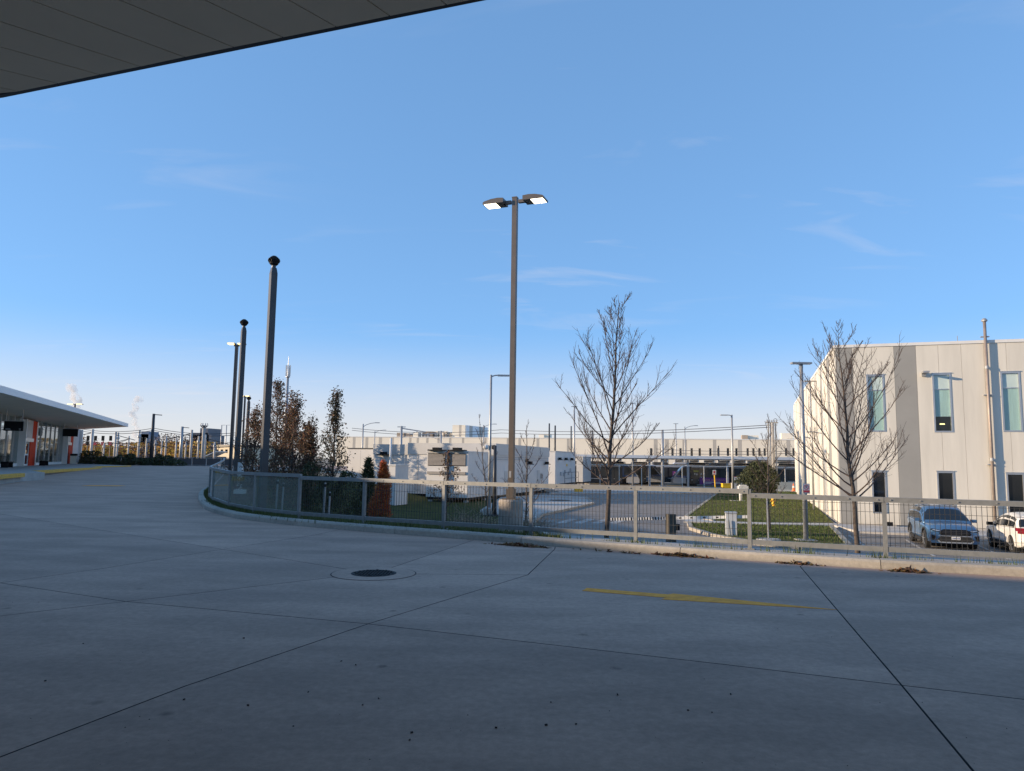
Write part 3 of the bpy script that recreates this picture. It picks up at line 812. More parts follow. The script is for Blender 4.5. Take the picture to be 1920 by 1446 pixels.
# the platform in front with its yellow saw-tooth kerb
kpx = [(-60, 897), (0, 891), (40, 888), (84, 886.5), (63, 883.5), (120, 880), (186, 876.6), (172, 875.2), (243, 873.5), (190, 871.4)]
kp = [G(x, y, SPZ - .02) for x, y in kpx]
poly = [(-30, 14), (-27.5, 30)] + [(p.x, p.y) for p in kp] + [(-62, 96), (-66, 88), (-46, 38)]
structure(MB().prism(poly, -.2, SPZ - .002).build('platform', M_WALK))
for i, j in ((0, 1), (1, 2), (4, 5), (5, 6), (7, 8)):
    p, q = kp[i], kp[j]
    structure(MB().bar((p.x + .02, p.y, SPZ - .10), (q.x + .02, q.y, SPZ - .10), .34, .21).build('yellow_kerb', M_YELLOW))
# hanging departure screens
for k, (x0, x1, y0, y1, lab) in enumerate(((7, 43.5, 790, 808, 'black departure screen hung from the station canopy, the larger one at the left'), (118.5, 146, 804.5, 818.5, 'black departure screen hung by the far orange-red portal of the station'))):
    off = 0.9
    ts_ = swt(x0, 799, off); org = S0 + SD * ts_
    off1 = (on_plane(x1, (y0 + y1) / 2, org, SD) - S0).dot(SN)
    z0, z1 = on_plane((x0 + x1) / 2, y1, org, SD).z, on_plane((x0 + x1) / 2, y0, org, SD).z
    sc = thing('departure_screen', lab, 'screen', wpt(ts_, z0, off), 0)
    wbox(ts_, ts_ + .16, z0, z1, off, off1).build('case', M_BLACK, sc)
    wbox(ts_ - .01, ts_ + .17, z1 + .002, z1 + .07, off - .02, off1 + .02).build('cap', M_ALU, sc)
    for f in (off + .1, off1 - .1):
        MB().tube([wpt(ts_ + .08, z1 + .07, f), wpt(ts_ + .08, 5.05, f)], .035, 8).build('hanger', M_STEELGREY, sc)
    if k == 0:
        for f0, f1, g in ((.10, .34, .22), (.10, .38, .13), (.78, .9, .22), (.80, .88, .10)):
            wbox(ts_ - .006, ts_ - .001, lerp(z0, z1, g) - .02, lerp(z0, z1, g) + .02, lerp(off, off1, f0), lerp(off, off1, f1)).build('text_row', M_STEELGREY, sc)
# benches and the bin on the platform
for k, (x, y, lab) in enumerate(((14, 876, 'black metal bench on the platform left of the near orange-red portal'), (83, 871.5, 'black metal bench on the platform between the two orange-red portals'))):
    p = on_plane(x, y - 2, S0 + SN * 1.0, SN); t = (p - S0).dot(SD)
    b = thing('bench', lab, 'bench', wpt(t, SPZ, 1.0))
    wbox(t - .9, t + .9, SPZ + .42, SPZ + .47, .75, 1.25).build('seat', M_BLACK, b)
    for j in range(4): wbox(t - .9, t + .9, SPZ + .55 + .1 * j, SPZ + .61 + .1 * j, .70, .745).build('backrest_slat', M_BLACK, b)
    for e in (-.8, .75):
        wbox(t + e, t + e + .05, SPZ, SPZ + .419, .72, 1.2).build('leg', M_BLACK, b)
p = on_plane(137.5, 868, S0 + SN * .8, SN); t = (p - S0).dot(SD)
bn_ = thing('litter_bin', 'pale litter bin with dark top at the far end of the station', 'bin', wpt(t, SPZ, .8))
wbox(t - .38, t + .38, SPZ, SPZ + .95, .5, 1.1).build('body', M_PANEL, bn_)
wbox(t - .42, t + .42, SPZ + .952, SPZ + 1.2, .46, 1.14).build('lid', M_BLACK, bn_)

# ================================================================== CREAM OFFICE BUILDING ON THE RIGHT
BW, BL, BT = 16.0, 41.5, 8.36
of = thing('office_building', 'cream panel office block with grey vertical bands and tall narrow windows', 'building', corner)
FN = -BX                                  # front wall faces the camera
def fw(px, py): 
    q = on_plane(px, py, corner, BX); return (q - corner).dot(AX), q.z
def panel_mesh(o, du, n, t0, t1, z0, z1, holes, depth):
    us = sorted(set([t0, t1] + [min(max(h[k], t0), t1) for h in holes for k in (0, 1)]))
    zs = sorted(set([z0, z1] + [min(max(h[k], z0), z1) for h in holes for k in (2, 3)]))
    def hole(i, j):
        u = (us[i] + us[i + 1]) / 2; z = (zs[j] + zs[j + 1]) / 2
        return any(h[0] < u < h[1] and h[2] < z < h[3] for h in holes)
    mb = MB(); idx = {}
    def V(i, j, d):
        k = (i, j, d)
        if k not in idx:
            idx[k] = len(mb.v); mb.v.append(tuple(Vector(o) + du * us[i] + ZX * zs[j] - n * (depth if d else 0)))
        return idx[k]
    ok = lambda i, j: 0 <= i < len(us) - 1 and 0 <= j < len(zs) - 1 and not hole(i, j)
    for i in range(len(us) - 1):
        for j in range(len(zs) - 1):
            if not ok(i, j): continue
            mb.f.append((V(i, j, 0), V(i + 1, j, 0), V(i + 1, j + 1, 0), V(i, j + 1, 0)))
            for (di, dj, a, b) in ((-1, 0, (i, j + 1), (i, j)), (1, 0, (i + 1, j), (i + 1, j + 1)), (0, -1, (i, j), (i + 1, j)), (0, 1, (i + 1, j + 1), (i, j + 1))):
                if not ok(i + di, j + dj):
                    mb.f.append((V(*a, 0), V(*a, 1), V(*b, 1), V(*b, 0)))
    return mb
fo = Vector((corner.x, corner.y, 0))
T = lambda px, py: fw(px, py)[0]
edges_px = [(1561, 660), (1598, 660), (1634, 660), (1675.5, 660), (1717, 660), (1758.5, 655), (1801.5, 655), (1844, 655), (1886, 655), (1925, 655)]
ts = [0.06] + [T(*e) for e in edges_px[1:]]
pitch_ = (ts[-1] - ts[3]) / 6
while ts[-1] < BW: ts.append(ts[-1] + pitch_)
wins = []
for (x0, x1, y0, y1, kind) in ((1627.5, 1657, 705, 808, 'up'), (1751.5, 1783, 702, 809, 'up2'), (1880, 1913, 699, 808, 'up'), (1637, 1661, 885, 961, 'low'), (1760, 1789, 886, 968, 'low'), (1890.5, 1921, 889, 974, 'low')):
    ym = (y0 + y1) / 2
    wins.append((T(x0, ym), T(x1, ym), fw((x0 + x1) / 2, y1)[1], fw((x0 + x1) / 2, y0)[1], kind))
dtw = wins[2][0] - wins[1][0]
for k in (1, 2):
    wins += [(wins[2][0] + dtw * k, wins[2][1] + dtw * k, wins[2][2], wins[2][3], 'up'), (wins[5][0] + dtw * k, wins[5][1] + dtw * k, wins[5][2], wins[5][3], 'low')]
PB = fw(1700, 986)[1]                                  # top of the plinth
for i in range(len(ts) - 1):
    grey = i in (0, 3, 11)
    hl = [w for w in wins if w[1] > ts[i] and w[0] < ts[i + 1]]
    mb = panel_mesh(fo, AX, FN, ts[i] + .006, ts[i + 1] - .006, PB + .02, BT - .16, hl, .14)
    mb.build('wall_panel', M_PANELGREY if grey else M_PANEL, of)
# corner return, backing, roof, coping, plinth
mb = MB(); mb.obox(corner + BX * .15 + AX * .01, AX * (BW - .02), BX * .10, ZX * (BT - LOW - .3))
panel_mesh(fo + BX * .15, AX, FN, .0, BW, LOW, BT - .2, wins, .1).build('backing_wall', M_STEELGREY, of)
MB().obox(corner + ZX * (BT - LOW - .5) + BX * .3 + AX * .2, AX * (BW - .3), BX * (BL - .5), ZX * .35).build('roof', M_STEELGREY, of)
MB().obox(corner - BX * .05 - AX * .05 + ZX * (BT - LOW - .157), AX * (BW + .1), BX * .40, ZX * .16).build('coping', M_WHITE, of)
MB().obox(corner - AX * .05 + BX * .352 + ZX * (BT - LOW - .157), AX * .40, BX * (BL - .35), ZX * .16).build('coping', M_WHITE, of)
MB().obox(corner - BX * .03 - AX * .02 - ZX * .1, AX * BW, BX * .15, ZX * (PB - LOW + .1)).build('plinth', M_WALK, of)
MB().obox(corner + AX * (BW - .1) + BX * .3 - ZX * .1, AX * .1, BX * (BL - .4), ZX * (BT - LOW)).build('end_wall', M_PANEL, of)
MB().obox(corner + BX * (BL - .1) + AX * .2 - ZX * .1, AX * (BW - .3), BX * .1, ZX * (BT - LOW)).build('rear_wall', M_PANEL, of)
MB().obox(corner + BX * .5 + AX * .4 + ZX * 5.0, AX * (BW - .6), BX * (BL - 1), ZX * .2).build('floor_slab', M_PANELWHITE, of)
MB().obox(corner + BX * 3.5 + AX * .4 - ZX * .1, AX * (BW - .6), BX * .1, ZX * (BT - LOW - .6)).build('inner_partition', M_STEELGREY, of)
for k, (t0, t1, z0, z1, kind) in enumerate(wins):
    w = MB()
    for a, b, c, d in ((t0 - .05, t0 + .03, z0 - .05, z1 + .05), (t1 - .03, t1 + .05, z0 - .05, z1 + .05)):
        w.obox(fo + AX * a + ZX * c - BX * .025, AX * (b - a), BX * .12, ZX * (d - c))
    for c, d in ((z0 - .05, z0 + .03), (z1 - .03, z1 + .05)):
        w.obox(fo + AX * (t0 + .031) + ZX * c - BX * .023, AX * (t1 - t0 - .062), BX * .12, ZX * (d - c))
    wo_ = w.build('window', M_ALU, of)
    MB().obox(fo + AX * (t0 + .03) + ZX * (z0 + .03) + BX * .06, AX * (t1 - t0 - .06), BX * .01, ZX * (z1 - z0 - .06)).build('pane', M_WINDOW if kind != 'low' else M_GLASSDARK, wo_)
    MB().obox(fo + AX * (t0 - .08) + ZX * (z1 + .055) - BX * .05, AX * (t1 - t0 + .16), BX * .1, ZX * .035).build('drip_cap', M_ALU, wo_)
    if kind != 'low':
        zm = lerp(z0, z1, .74)
        MB().obox(fo + AX * (t0 + .032) + ZX * (zm - .025) + BX * .045, AX * (t1 - t0 - .064), BX * .06, ZX * .05).build('mullion', M_ALU, wo_)
        zlow = z0 + .03 if kind == 'up' else lerp(z0, z1, .26)
        MB().obox(fo + AX * (t0 + .02) + ZX * zlow + BX * .085, AX * (t1 - t0 - .04), BX * .02, ZX * (zm - zlow)).build('blind', M_CURTAIN, wo_)
        MB().obox(fo + AX * (t0 + .032) + ZX * (zm + .026) + BX * .068, AX * (t1 - t0 - .064), BX * .02, ZX * (z1 - zm - .057)).build('spandrel', M_WHITE, wo_)
        if kind == 'up2':
            MB().box(fo + AX * ((t0 + t1) / 2 + .05) + ZX * (z0 + .42) + BX * .5, (.22, .1, .06)).build('desk_lamp', M_LEDY, wo_)
# left flank: alternating flat bands and deep ribs
nb_ = 26; tb = 0.0; k = 0
rnd = random.Random(5)
while tb < BL - .1:
    wdt = 1.58
    grey = k in (2, 5, 8, 11, 14, 17, 20, 23)
    MB().obox(corner + BX * (tb + .006) + ZX * (PB - LOW + .02), BX * (min(wdt, BL - tb) - .012), AX * .14, ZX * (BT - .18 - PB)).build('flank_panel', M_PANELGREY if grey else M_PANEL, of)
    if k > 3 and k % 2 == 0:
        MB().obox(corner + BX * (tb + .3) - AX * .12 + ZX * .3, BX * .12, AX * .118, ZX * (BT - LOW - .5)).build('flank_rib', M_PANELWHITE, of)
    tb += wdt; k += 1
MB().obox(corner + BX * .0 - AX * .03 - ZX * .1, BX * BL, AX * .12, ZX * (PB - LOW + .1)).build('plinth', M_WALK, of)
# flank lamps and door pilasters
for b, h in ((6.5, 5.3), (13.5, 5.2)):
    q = corner + BX * b - AX * .0 + ZX * h
    fl = MB().bar(q, q - AX * .75 + ZX * .12, .07, .07).obox(q - AX * 1.15 + ZX * .08 - BX * .12, AX * .5, BX * .24, ZX * .09).build('flank_lamp', M_STEELGREY, of)
# rain pipe with brackets, wall lamp, roof stubs
tp, zp_ = fw(1846, 640); tp2, _ = fw(1860, 900)
pa = fo + AX * ((tp + tp2) / 2) - BX * .17
MB().tube([pa + ZX * LOW, pa + ZX * (fw(1845, 604)[1])], .075, 12).build('vent_pipe', mat('pipe_brown', (0.30, 0.25, 0.22), 0.5, 0.3), of, smooth=True)
zt_ = fw(1845, 604)[1]
MB().lathe(pa + ZX * zt_, [(.08, -.02), (.14, .0), (.15, .07), (.08, .16), (.02, .18)], 14).build('pipe_cap', M_STEELGREY, of)
for py in (633, 742, 872):
    zz = fw(1850, py)[1]
    MB().obox(pa - AX * .2 + ZX * zz - BX * .02, AX * .4, BX * .19, ZX * .05).build('bracket', M_STEELGREY, of)
for py in (690, 862):
    MB().lathe(pa + ZX * fw(1852, py)[1], [(.09, -.09), (.1, -.05), (.1, .05), (.09, .09)], 12).build('pipe_joint', M_STEELGREY, of)
tl, zl = fw(1733, 702)
MB().obox(fo + AX * (tl - .14) + ZX * (zl - .12) - BX * .12, AX * .2, BX * .12, ZX * .22).build('wall_lamp', M_STEELGREY, of)
MB().obox(fo + AX * (tl - .18) + ZX * (zl + .02) - BX * .72, AX * .30, BX * .6, ZX * .09).build('wall_lamp_head', M_STEELGREY, of)
for px in (1568, 1803):
    t_, _ = fw(px, 640)
    MB().tube([fo + AX * t_ + BX * .8 + ZX * (BT - .2), fo + AX * t_ + BX * .8 + ZX * (BT + .42)], .018, 6).build('lightning_rod', M_STEELGREY, of)
# small black floodlight on the ground by the wall
q = corner + AX * 2.3 - BX * .55
fl = thing('ground_floodlight', 'small black floodlight on the pavement at the foot of the cream wall', 'floodlight', q)
MB().obox(q - AX * .25 + ZX * .1, AX * .5, BX * .2, ZX * .2).build('housing', M_BLACK, fl)
MB().obox(q - AX * .1 , AX * .2, BX * .12, ZX * .098).build('bracket', M_STEELGREY, fl)

# ================================================================== EQUIPMENT HOUSES
def house(name, label, cat, cornerFR, wid, dep, z0, z1, front_m, parapet=0.0, piers=True, cap=True, seams=1.6, cap_m=None):
    """a prefabricated steel house: cornerFR is its front right corner"""
    c = Vector((cornerFR.x, cornerFR.y, 0))
    o = thing(name, label, cat, (c.x, c.y, LOW))
    z2 = z1 - parapet
    MB().obox(c + AX * -(wid - .02) + BX * .03 + ZX * z0, AX * (wid - .04), BX * (dep - .06), ZX * (z2 - z0 - .02)).build('core', front_m, o)
    n = max(1, round(wid / seams)); 
    for k in range(n):
        a = -wid + wid * k / n
        MB().obox(c + AX * (a + .008) + ZX * z0, AX * (wid / n - .016), BX * .028, ZX * (z2 - z0)).build('wall_panel', front_m, o)
    n = max(1, round(dep / .62))
    for k in range(n):
        a = dep * k / n
        MB().obox(c + BX * (a + .008) + ZX * z0 + AX * -.018, BX * (dep / n - .016), AX * .032, ZX * (z2 - z0)).build('side_panel', front_m, o)
    if parapet:
        MB().obox(c + AX * (-wid - .08) - BX * .08 + ZX * (z2 + .003), AX * (wid + .16), BX * (dep + .16), ZX * parapet).build('parapet', cap_m or front_m, o)
    elif cap:
        MB().obox(c + AX * (-wid - .06) - BX * .06 + ZX * (z1 + .003), AX * (wid + .12), BX * (dep + .12), ZX * .10).build('roof', cap_m or front_m, o)
    if piers:
        MB().obox(c + AX * (-wid + .05) + BX * .1 + ZX * (z0 - .18), AX * (wid - .1), BX * (dep - .2), ZX * .178).build('skid_frame', M_BLACK, o)
        nx = max(2, round(wid / 2.6)); ny = max(2, round(dep / 4))
        for i in range(nx):
            for j in range(ny):
                q = c - AX * (.25 + (wid - .5) * i / (nx - 1)) + BX * (.35 + (dep - .7) * j / (ny - 1))
                MB().box((q.x, q.y, (z0 - .182 + LOW - .1) / 2), (.32, .32, z0 - .182 - LOW + .1), rz=-THETA).build('pier', M_WALK, o)
    return o, c
HW = mat('house_white', (0.62, 0.61, 0.59), 0.55, var=0.05, scale=0.8)
HG = mat('house_grey', (0.50, 0.49, 0.47), 0.55, var=0.05, scale=0.8)
pC = P(928, 900, 62)
hC, cC = house('equipment_house', 'long pale grey electrical house on piers with a deep parapet band', 'building', pC, 8.2, 17.0, -1.4, 3.05, HW, parapet=1.0, seams=2.7, cap_m=HG)
pD = P(877, 900, 57)
hD, cD = house('cooling_unit', 'white box-shaped cooling house with two dark louvres in front of the grey electrical house', 'cooling unit', pD, 3.57, 4.75, -1.35, 2.2, HW, seams=3.6, cap=True)
for k in range(2):
    a = -3.45 + 1.75 * k
    z0, z1 = 1.18, 2.05
    MB().obox(cD + AX * a + ZX * (z0 - .06) - BX * .03, AX * 1.5, BX * .028, ZX * (z1 - z0 + .12)).build('louvre_backing', M_BLACK, hD)
    for j in range(9):
        zz = z0 + (z1 - z0) * j / 9
        MB().obox(cD + AX * a + ZX * zz - BX * .075, AX * 1.5, BX * .042, ZX * .075).build('louvre_slat', M_LOUVER, hD)
    MB().obox(cD + AX * (a - .03) + ZX * .45 - BX * .10, AX * 1.55, BX * .10, ZX * .22).build('vent_grille', M_LOUVER, hD)
    MB().obox(cD + AX * (a + .1) + ZX * 2.305 - BX * .4, AX * 1.25, BX * 1.0, ZX * .10).obox(cD + AX * (a + .45) + ZX * 2.41 - BX * .25, AX * .55, BX * .7, ZX * .16).build('exhaust_hood', M_BLACK, hD)
MB().obox(cD + AX * -1.74 + ZX * -1.3 - BX * .2, AX * .12, BX * .18, ZX * 3.6).build('conduit_duct', M_DARKPOLE, hD)
pB = P(768, 900, 66)
hB, cB = house('switchgear_house', 'pale grey equipment house with a dark hooded vent, left of the long electrical house', 'building', pB, 3.7, 9, -1.5, 2.95, HW, parapet=.95, cap_m=HG)
def hood(o, q, w=.9):
    MB().obox(q - AX * w / 2, AX * w, -BX * .45, ZX * .08).obox(q - AX * w * .25 + ZX * .085, AX * w * .5, -BX * .4, ZX * .22).build('vent_hood', M_BLACK, o)
hood(hB, cB + AX * -2.6 + ZX * 1.95 - BX * .01, 1.2)
MB().tube([cB + AX * -1.75 - BX * .5 + ZX * LOW, cB + AX * -1.75 - BX * .5 + ZX * 3.5], .10, 12).build('exhaust_pipe', M_WHITE, hB, smooth=True)
MB().tube([cB + AX * -.45 - BX * .2 + ZX * .4, cB + AX * -.45 - BX * .2 + ZX * 3.2], .02, 6).build('rod', M_WHITE, hB)
pA = P(699, 900, 71)
hA, cA = house('switchgear_house', 'plain white low equipment house farthest left, with a flat grey roof', 'building', pA, 2.9, 7, -1.6, 2.55, HW, cap_m=M_DARKPOLE)
hood(hC, cC + BX * 9 + AX * .02 + ZX * 1.5, .8)
for k in range(1, 3):
    q = cC + BX * (3.5 + 6 * k) + AX * .006
    hood(hC, q + ZX * 1.25 + AX * .3, .7)
for b_ in (2.4, 7.4, 12.6):
    q = cC + BX * b_ + AX * .016
    dr_ = MB().obox(q + ZX * -1.38, BX * .95, AX * .03, ZX * 2.05).build('door', HG, hC)
    MB().obox(q + BX * .12 + AX * .032 + ZX * -.45, BX * .05, AX * .05, ZX * .2).build('handle', M_BLACK, dr_)
    MB().obox(q + BX * 1.3 + ZX * -.2, BX * .7, AX * .06, ZX * .5).build('vent_grille', M_LOUVER, hC)
for z_ in (1.9, 1.7): MB().tube([cC + AX * .07 + BX * .4 + ZX * z_, cC + AX * .07 + BX * 16.5 + ZX * z_], .025, 6).build('conduit', M_STEELGREY, hC)
for a_ in (-7.6, -6.2):
    MB().obox(cC + AX * a_ - BX * .05 + ZX * -1.1, AX * .6, BX * .05, ZX * .8).build('junction_box', M_GREYCAB, hC)
    MB().tube([cC + AX * (a_ + .3) - BX * .03 + ZX * -.3, cC + AX * (a_ + .3) - BX * .03 + ZX * 2.0], .02, 6).build('conduit', M_STEELGREY, hC)
MB().obox(cB + AX * -1.3 - BX * .03 + ZX * -1.45, AX * .9, BX * .03, ZX * 2.05).build('door', HG, hB)
MB().obox(cA + AX * -1.6 - BX * .03 + ZX * -1.55, AX * .9, BX * .03, ZX * 2.05).build('door', HG, hA)
# side door rails / steps at the far end of the house
stp = MB(); q = cC + BX * 15.2 + AX * .05
for k in range(5): stp.obox(q + AX * (.3 * k) + ZX * (-1.5 - .02 + .0) , AX * .28, BX * 1.2, ZX * .05 * (5 - k))
stp.build('steps', M_WALK, hC)
pU = P(741, 900, 52)
u, cU = house('utility_cabinet', 'small white utility cabinet in front of the hooded equipment house', 'cabinet', pU, .55, 2.0, LOW, 1.12, HW, piers=False, seams=1)
pE = P(1041, 880, 85)
hE, cE = house('transformer_house', 'white transformer house with hoods and wall gear beside the bare tree', 'building', pE, .95, 10.0, -1.05, 2.72, HW, seams=1, cap_m=HG)
for k in range(3): hood(hE, cE + BX * (1.5 + 3 * k) + AX * .25 + ZX * 1.75, .6)
for b, z in ((2.2, -.1), (3.5, -.2), (4.2, .1), (6.0, -.1), (7.0, .3)):
    MB().obox(cE + BX * b + AX * .016 + ZX * z, BX * .35, AX * .14, ZX * .45).build('switch_box', M_GREYCAB, hE)
MB().obox(cE + BX * 5.2 + AX * .016 + ZX * 1.0, BX * .6, AX * .02, ZX * .3).build('warning_plate', M_YELLOWSAFE, hE)
for zz in (-.4, .3): MB().bar(cE + AX * .9 + BX * 1.0 + ZX * zz, cE + AX * .9 + BX * 8 + ZX * zz, .05, .05).build('hand_rail', M_DARKPOLE, hE)
for b in (1.0, 4.5, 8.0): MB().bar(cE + AX * .9 + BX * b + ZX * LOW, cE + AX * .9 + BX * b + ZX * .33, .05, .05).build('rail_post', M_DARKPOLE, hE)
pF = P(1093, 880, 97)
hF, cF = house('transformer_house', 'narrow grey equipment house just behind the white transformer house', 'building', pF, .9, 5.0, -1.1, 2.2, HG, seams=1)
# yellow crate
p = G(1085, 924, LOW)
yc = thing('grit_box', 'orange-yellow grit box on the pad under the transformer house', 'box', p)
mb = MB()
for k in range(6): mb.obox(p + Vector((-.44 + k * .15, 0, 0)), Vector((.142, 0, 0)), Vector((0, .6, 0)), Vector((0, 0, .68)))
mb.build('body', M_YELLOWSAFE, yc); MB().obox(p + Vector((-.47, -.03, .684)), Vector((.95, 0, 0)), Vector((0, .66, 0)), Vector((0, 0, .07))).build('lid', M_YELLOWSAFE, yc)

# ================================================================== DEPOT HALL FAR BEHIND
D0 = P(1512, 860, 186); D1 = P(630, 860, 214)
du = Vector((D1.x - D0.x, D1.y - D0.y, 0)); DLen = du.length; du.normalize(); dn = Vector((du.y, -du.x, 0))
if dn.y > 0: dn = -dn
dep = thing('depot_hall', 'very long cream depot hall with grey bands and a row of slit windows', 'building', (D0.x, D0.y, LOW))
DO = Vector((D0.x, D0.y, 0)); DT = 8.1
def dpt(px, py):
    q = on_plane(px, py, DO, dn); return (q - DO).dot(du), q.z
MB().obox(DO - dn * .35 + ZX * LOW, du * DLen, -dn * 60, ZX * (DT - LOW - .3)).build('core', M_DEPOT, dep)
grey_px = [(1475, 1482), (1384, 1391), (1337, 1343), (1280, 1288), (1247, 1254), (1226, 1233), (1063, 1068), (1006, 1011), (972, 977), (950, 954), (908, 912), (866, 870), (842, 846), (820, 824), (799, 803), (781, 785), (767, 771), (733, 738), (710, 716), (685, 690), (661, 666)]
gr = sorted([(dpt(b, 840)[0], dpt(a, 840)[0]) for a, b in grey_px])
t = 0.0; segs = []
for a, b in gr:
    while a - t > 9: segs.append((t, t + 7.5, 0)); t += 7.5
    if a > t + .05: segs.append((t, a, 0))
    segs.append((a, b, 1)); t = b
while t < DLen: segs.append((t, min(t + 7.5, DLen), 0)); t += 7.5
dw_ = []
for px in (1474, 1448, 1434, 1424, 1413, 1402, 1381, 1365, 1347, 1332, 1312, 1297, 1276, 1261, 1221, 1488):
    a = dpt(px + 2.2, 848)[0]; b = dpt(px - 2.2, 848)[0]; dw_.append((a, b, dpt(px, 855)[1], dpt(px, 840.5)[1]))
for a, b, g in segs:
    hl = [w for w in dw_ if w[1] > a and w[0] < b]
    panel_mesh(DO, du, dn, a + .012, b - .012, LOW, DT - .25, hl, .34).build('wall_panel', M_DEPOTGREY if g else M_DEPOT, dep)
for w in dw_:
    MB().obox(DO - dn * .2 + du * w[0] + ZX * w[2], du * (w[1] - w[0]), -dn * .05, ZX * (w[3] - w[2])).build('window', M_GLASSDARK, dep)
MB().obox(DO + dn * .08 - du * .1 + ZX * (DT - .247), du * (DLen + .2), -dn * .6, ZX * .25).build('coping', M_WHITE, dep)
rnd = random.Random(3)
def roof_box(px0, px1, y0, y1, m, name, back=6, deep=4):
    a = dpt(px1, y1)[0]; b = dpt(px0, y1)[0]; z1 = on_plane((px0 + px1) / 2, y0, DO - dn * back, dn).z
    return MB().obox(DO + du * a - dn * back + ZX * (DT - .3), du * (b - a), -dn * deep, ZX * (z1 - DT + .3)).build(name, m, dep)
BR = mat('roof_plant', (0.33, 0.27, 0.21), 0.7, var=0.2, scale=0.6)
for (a, b, y) in ((728, 742, 811), (740, 752, 812), (763, 772, 810), (775, 783, 811), (785, 799, 808.5), (802, 808, 808), (810, 816, 809), (818, 824, 808), (826, 834, 810), (838, 842, 812), (1004, 1014, 814.5), (1012, 1024, 814), (1395, 1406, 815.5), (1407, 1428, 816), (1474, 1496, 812)):
    roof_box(a, b, y + .5, 822, BR if rnd.random() < .6 else M_DEPOT, 'rooftop_unit', back=5 + rnd.random() * 3, deep=3)
for k in range(14):   # ducts and small gear between the units
    px = 745 + rnd.random() * 95
    roof_box(px, px + 1.2 + rnd.random() * 2, 810 + rnd.random() * 6, 822, M_STEELGREY if k % 2 else BR, 'rooftop_gear', back=3 + rnd.random() * 5, deep=1)
# tall stair tower on the hall
q0 = on_plane(872, 820, DO - dn * 4, dn); zt = on_plane(860, 798, DO - dn * 4, dn).z
ta = on_plane(848, 820, DO - dn * 4, dn)
wv_ = q0 - ta; wv_.z = 0
tw = thing('stair_tower', 'tall cream tower block with grey stripes rising above the depot hall', 'tower', (q0.x, q0.y, LOW))
sdv = Vector((sin(radians(25)), cos(radians(25)), 0))
MB().obox(Vector((ta.x, ta.y, LOW)) + sdv * .1, wv_, sdv * 14, ZX * (zt - LOW)).build('core', M_DEPOT, tw)
for f0, f1, g in ((0, .52, 0), (.525, .70, 1), (.705, 1.0, 0)):
    MB().obox(Vector((ta.x, ta.y, LOW)) + wv_ * f0, wv_ * (f1 - f0), sdv * .098, ZX * (zt - LOW + .15)).build('wall_panel', M_DEPOTGREY if g else M_DEPOT, tw)
for k in range(7):
    MB().obox(Vector((q0.x, q0.y, LOW)) + sdv * (.3 + 2 * k), sdv * 1.97, wv_.normalized() * .12, ZX * (zt - LOW + .1)).build('side_panel', M_DEPOTGREY if k in (1, 4, 5) else M_PANELWHITE, tw)
# lower wing whose shaded side shows right of the tower
qa = P(888, 830, 206); qb = P(992, 830, 203)
wg = thing('depot_wing', 'low blue-shaded wing of the depot with dark windows beside the tower', 'building', (qa.x, qa.y, LOW))
zt2 = P(940, 820.5, 204).z
MB().obox(Vector((qa.x, qa.y, LOW)), Vector((qb.x - qa.x, qb.y - qa.y, 0)), Vector((2, 12, 0)), ZX * (zt2 - LOW)).build('core', M_PANELWHITE, wg)
vv = Vector((qb.x - qa.x, qb.y - qa.y, 0)); vn = Vector((vv.y, -vv.x, 0)).normalized()
if vn.y > 0: vn = -vn
for f in (.05, .18, .33, .45):
    MB().obox(Vector((qa.x, qa.y, P(900, 828, 205).z)) + vv * f, vv * .08, vn * .1, ZX * .9).build('window', M_GLASSDARK, wg)

# ================================================================== TRAM SHED AND TRAMS
YT = 108.0
yaw = radians(5)
TXv = Vector((cos(yaw), -sin(yaw), 0)); TYv = Vector((sin(yaw), cos(yaw), 0))
tz = P(1260, 911.5, YT).z
shed = thing('tram_canopy', 'long flat white tram shelter roof on steel columns over the parked trams', 'shelter', P(1290, 912, YT - 4))
a = P(1063, 861, YT - 4); b = P(1530, 861, YT - 5)
rv = b - a; rv.z = 0
zr0 = P(1290, 861.5, YT - 4).z; zr1 = P(1290, 855, YT - 4).z
MB().obox(Vector((a.x, a.y, zr0 + .08)), rv, TYv * 9, ZX * (zr1 - zr0 - .08)).build('roof', M_PANELWHITE, shed)
MB().obox(Vector((a.x, a.y + .05, zr0 - .06)), rv, TYv * .3, ZX * .135).build('gutter', M_DARKPOLE, shed)
for px in (1100, 1218, 1290, 1364, 1449, 1520):
    q = P(px, 900, YT - 3.6)
    MB().box((q.x, q.y, (zr0 + tz) / 2 - .04), (.30, .30, zr0 - tz - .1), rz=-yaw).build('column', M_STEELGREY, shed)
for k in range(16):
    q = Vector((a.x, a.y, 0)) + rv * ((k + .5) / 16) + TYv * .4
    MB().obox(q + ZX * (zr0 - .42), TXv * .12, TYv * 8, ZX * .35).build('rafter', M_PANELWHITE, shed)
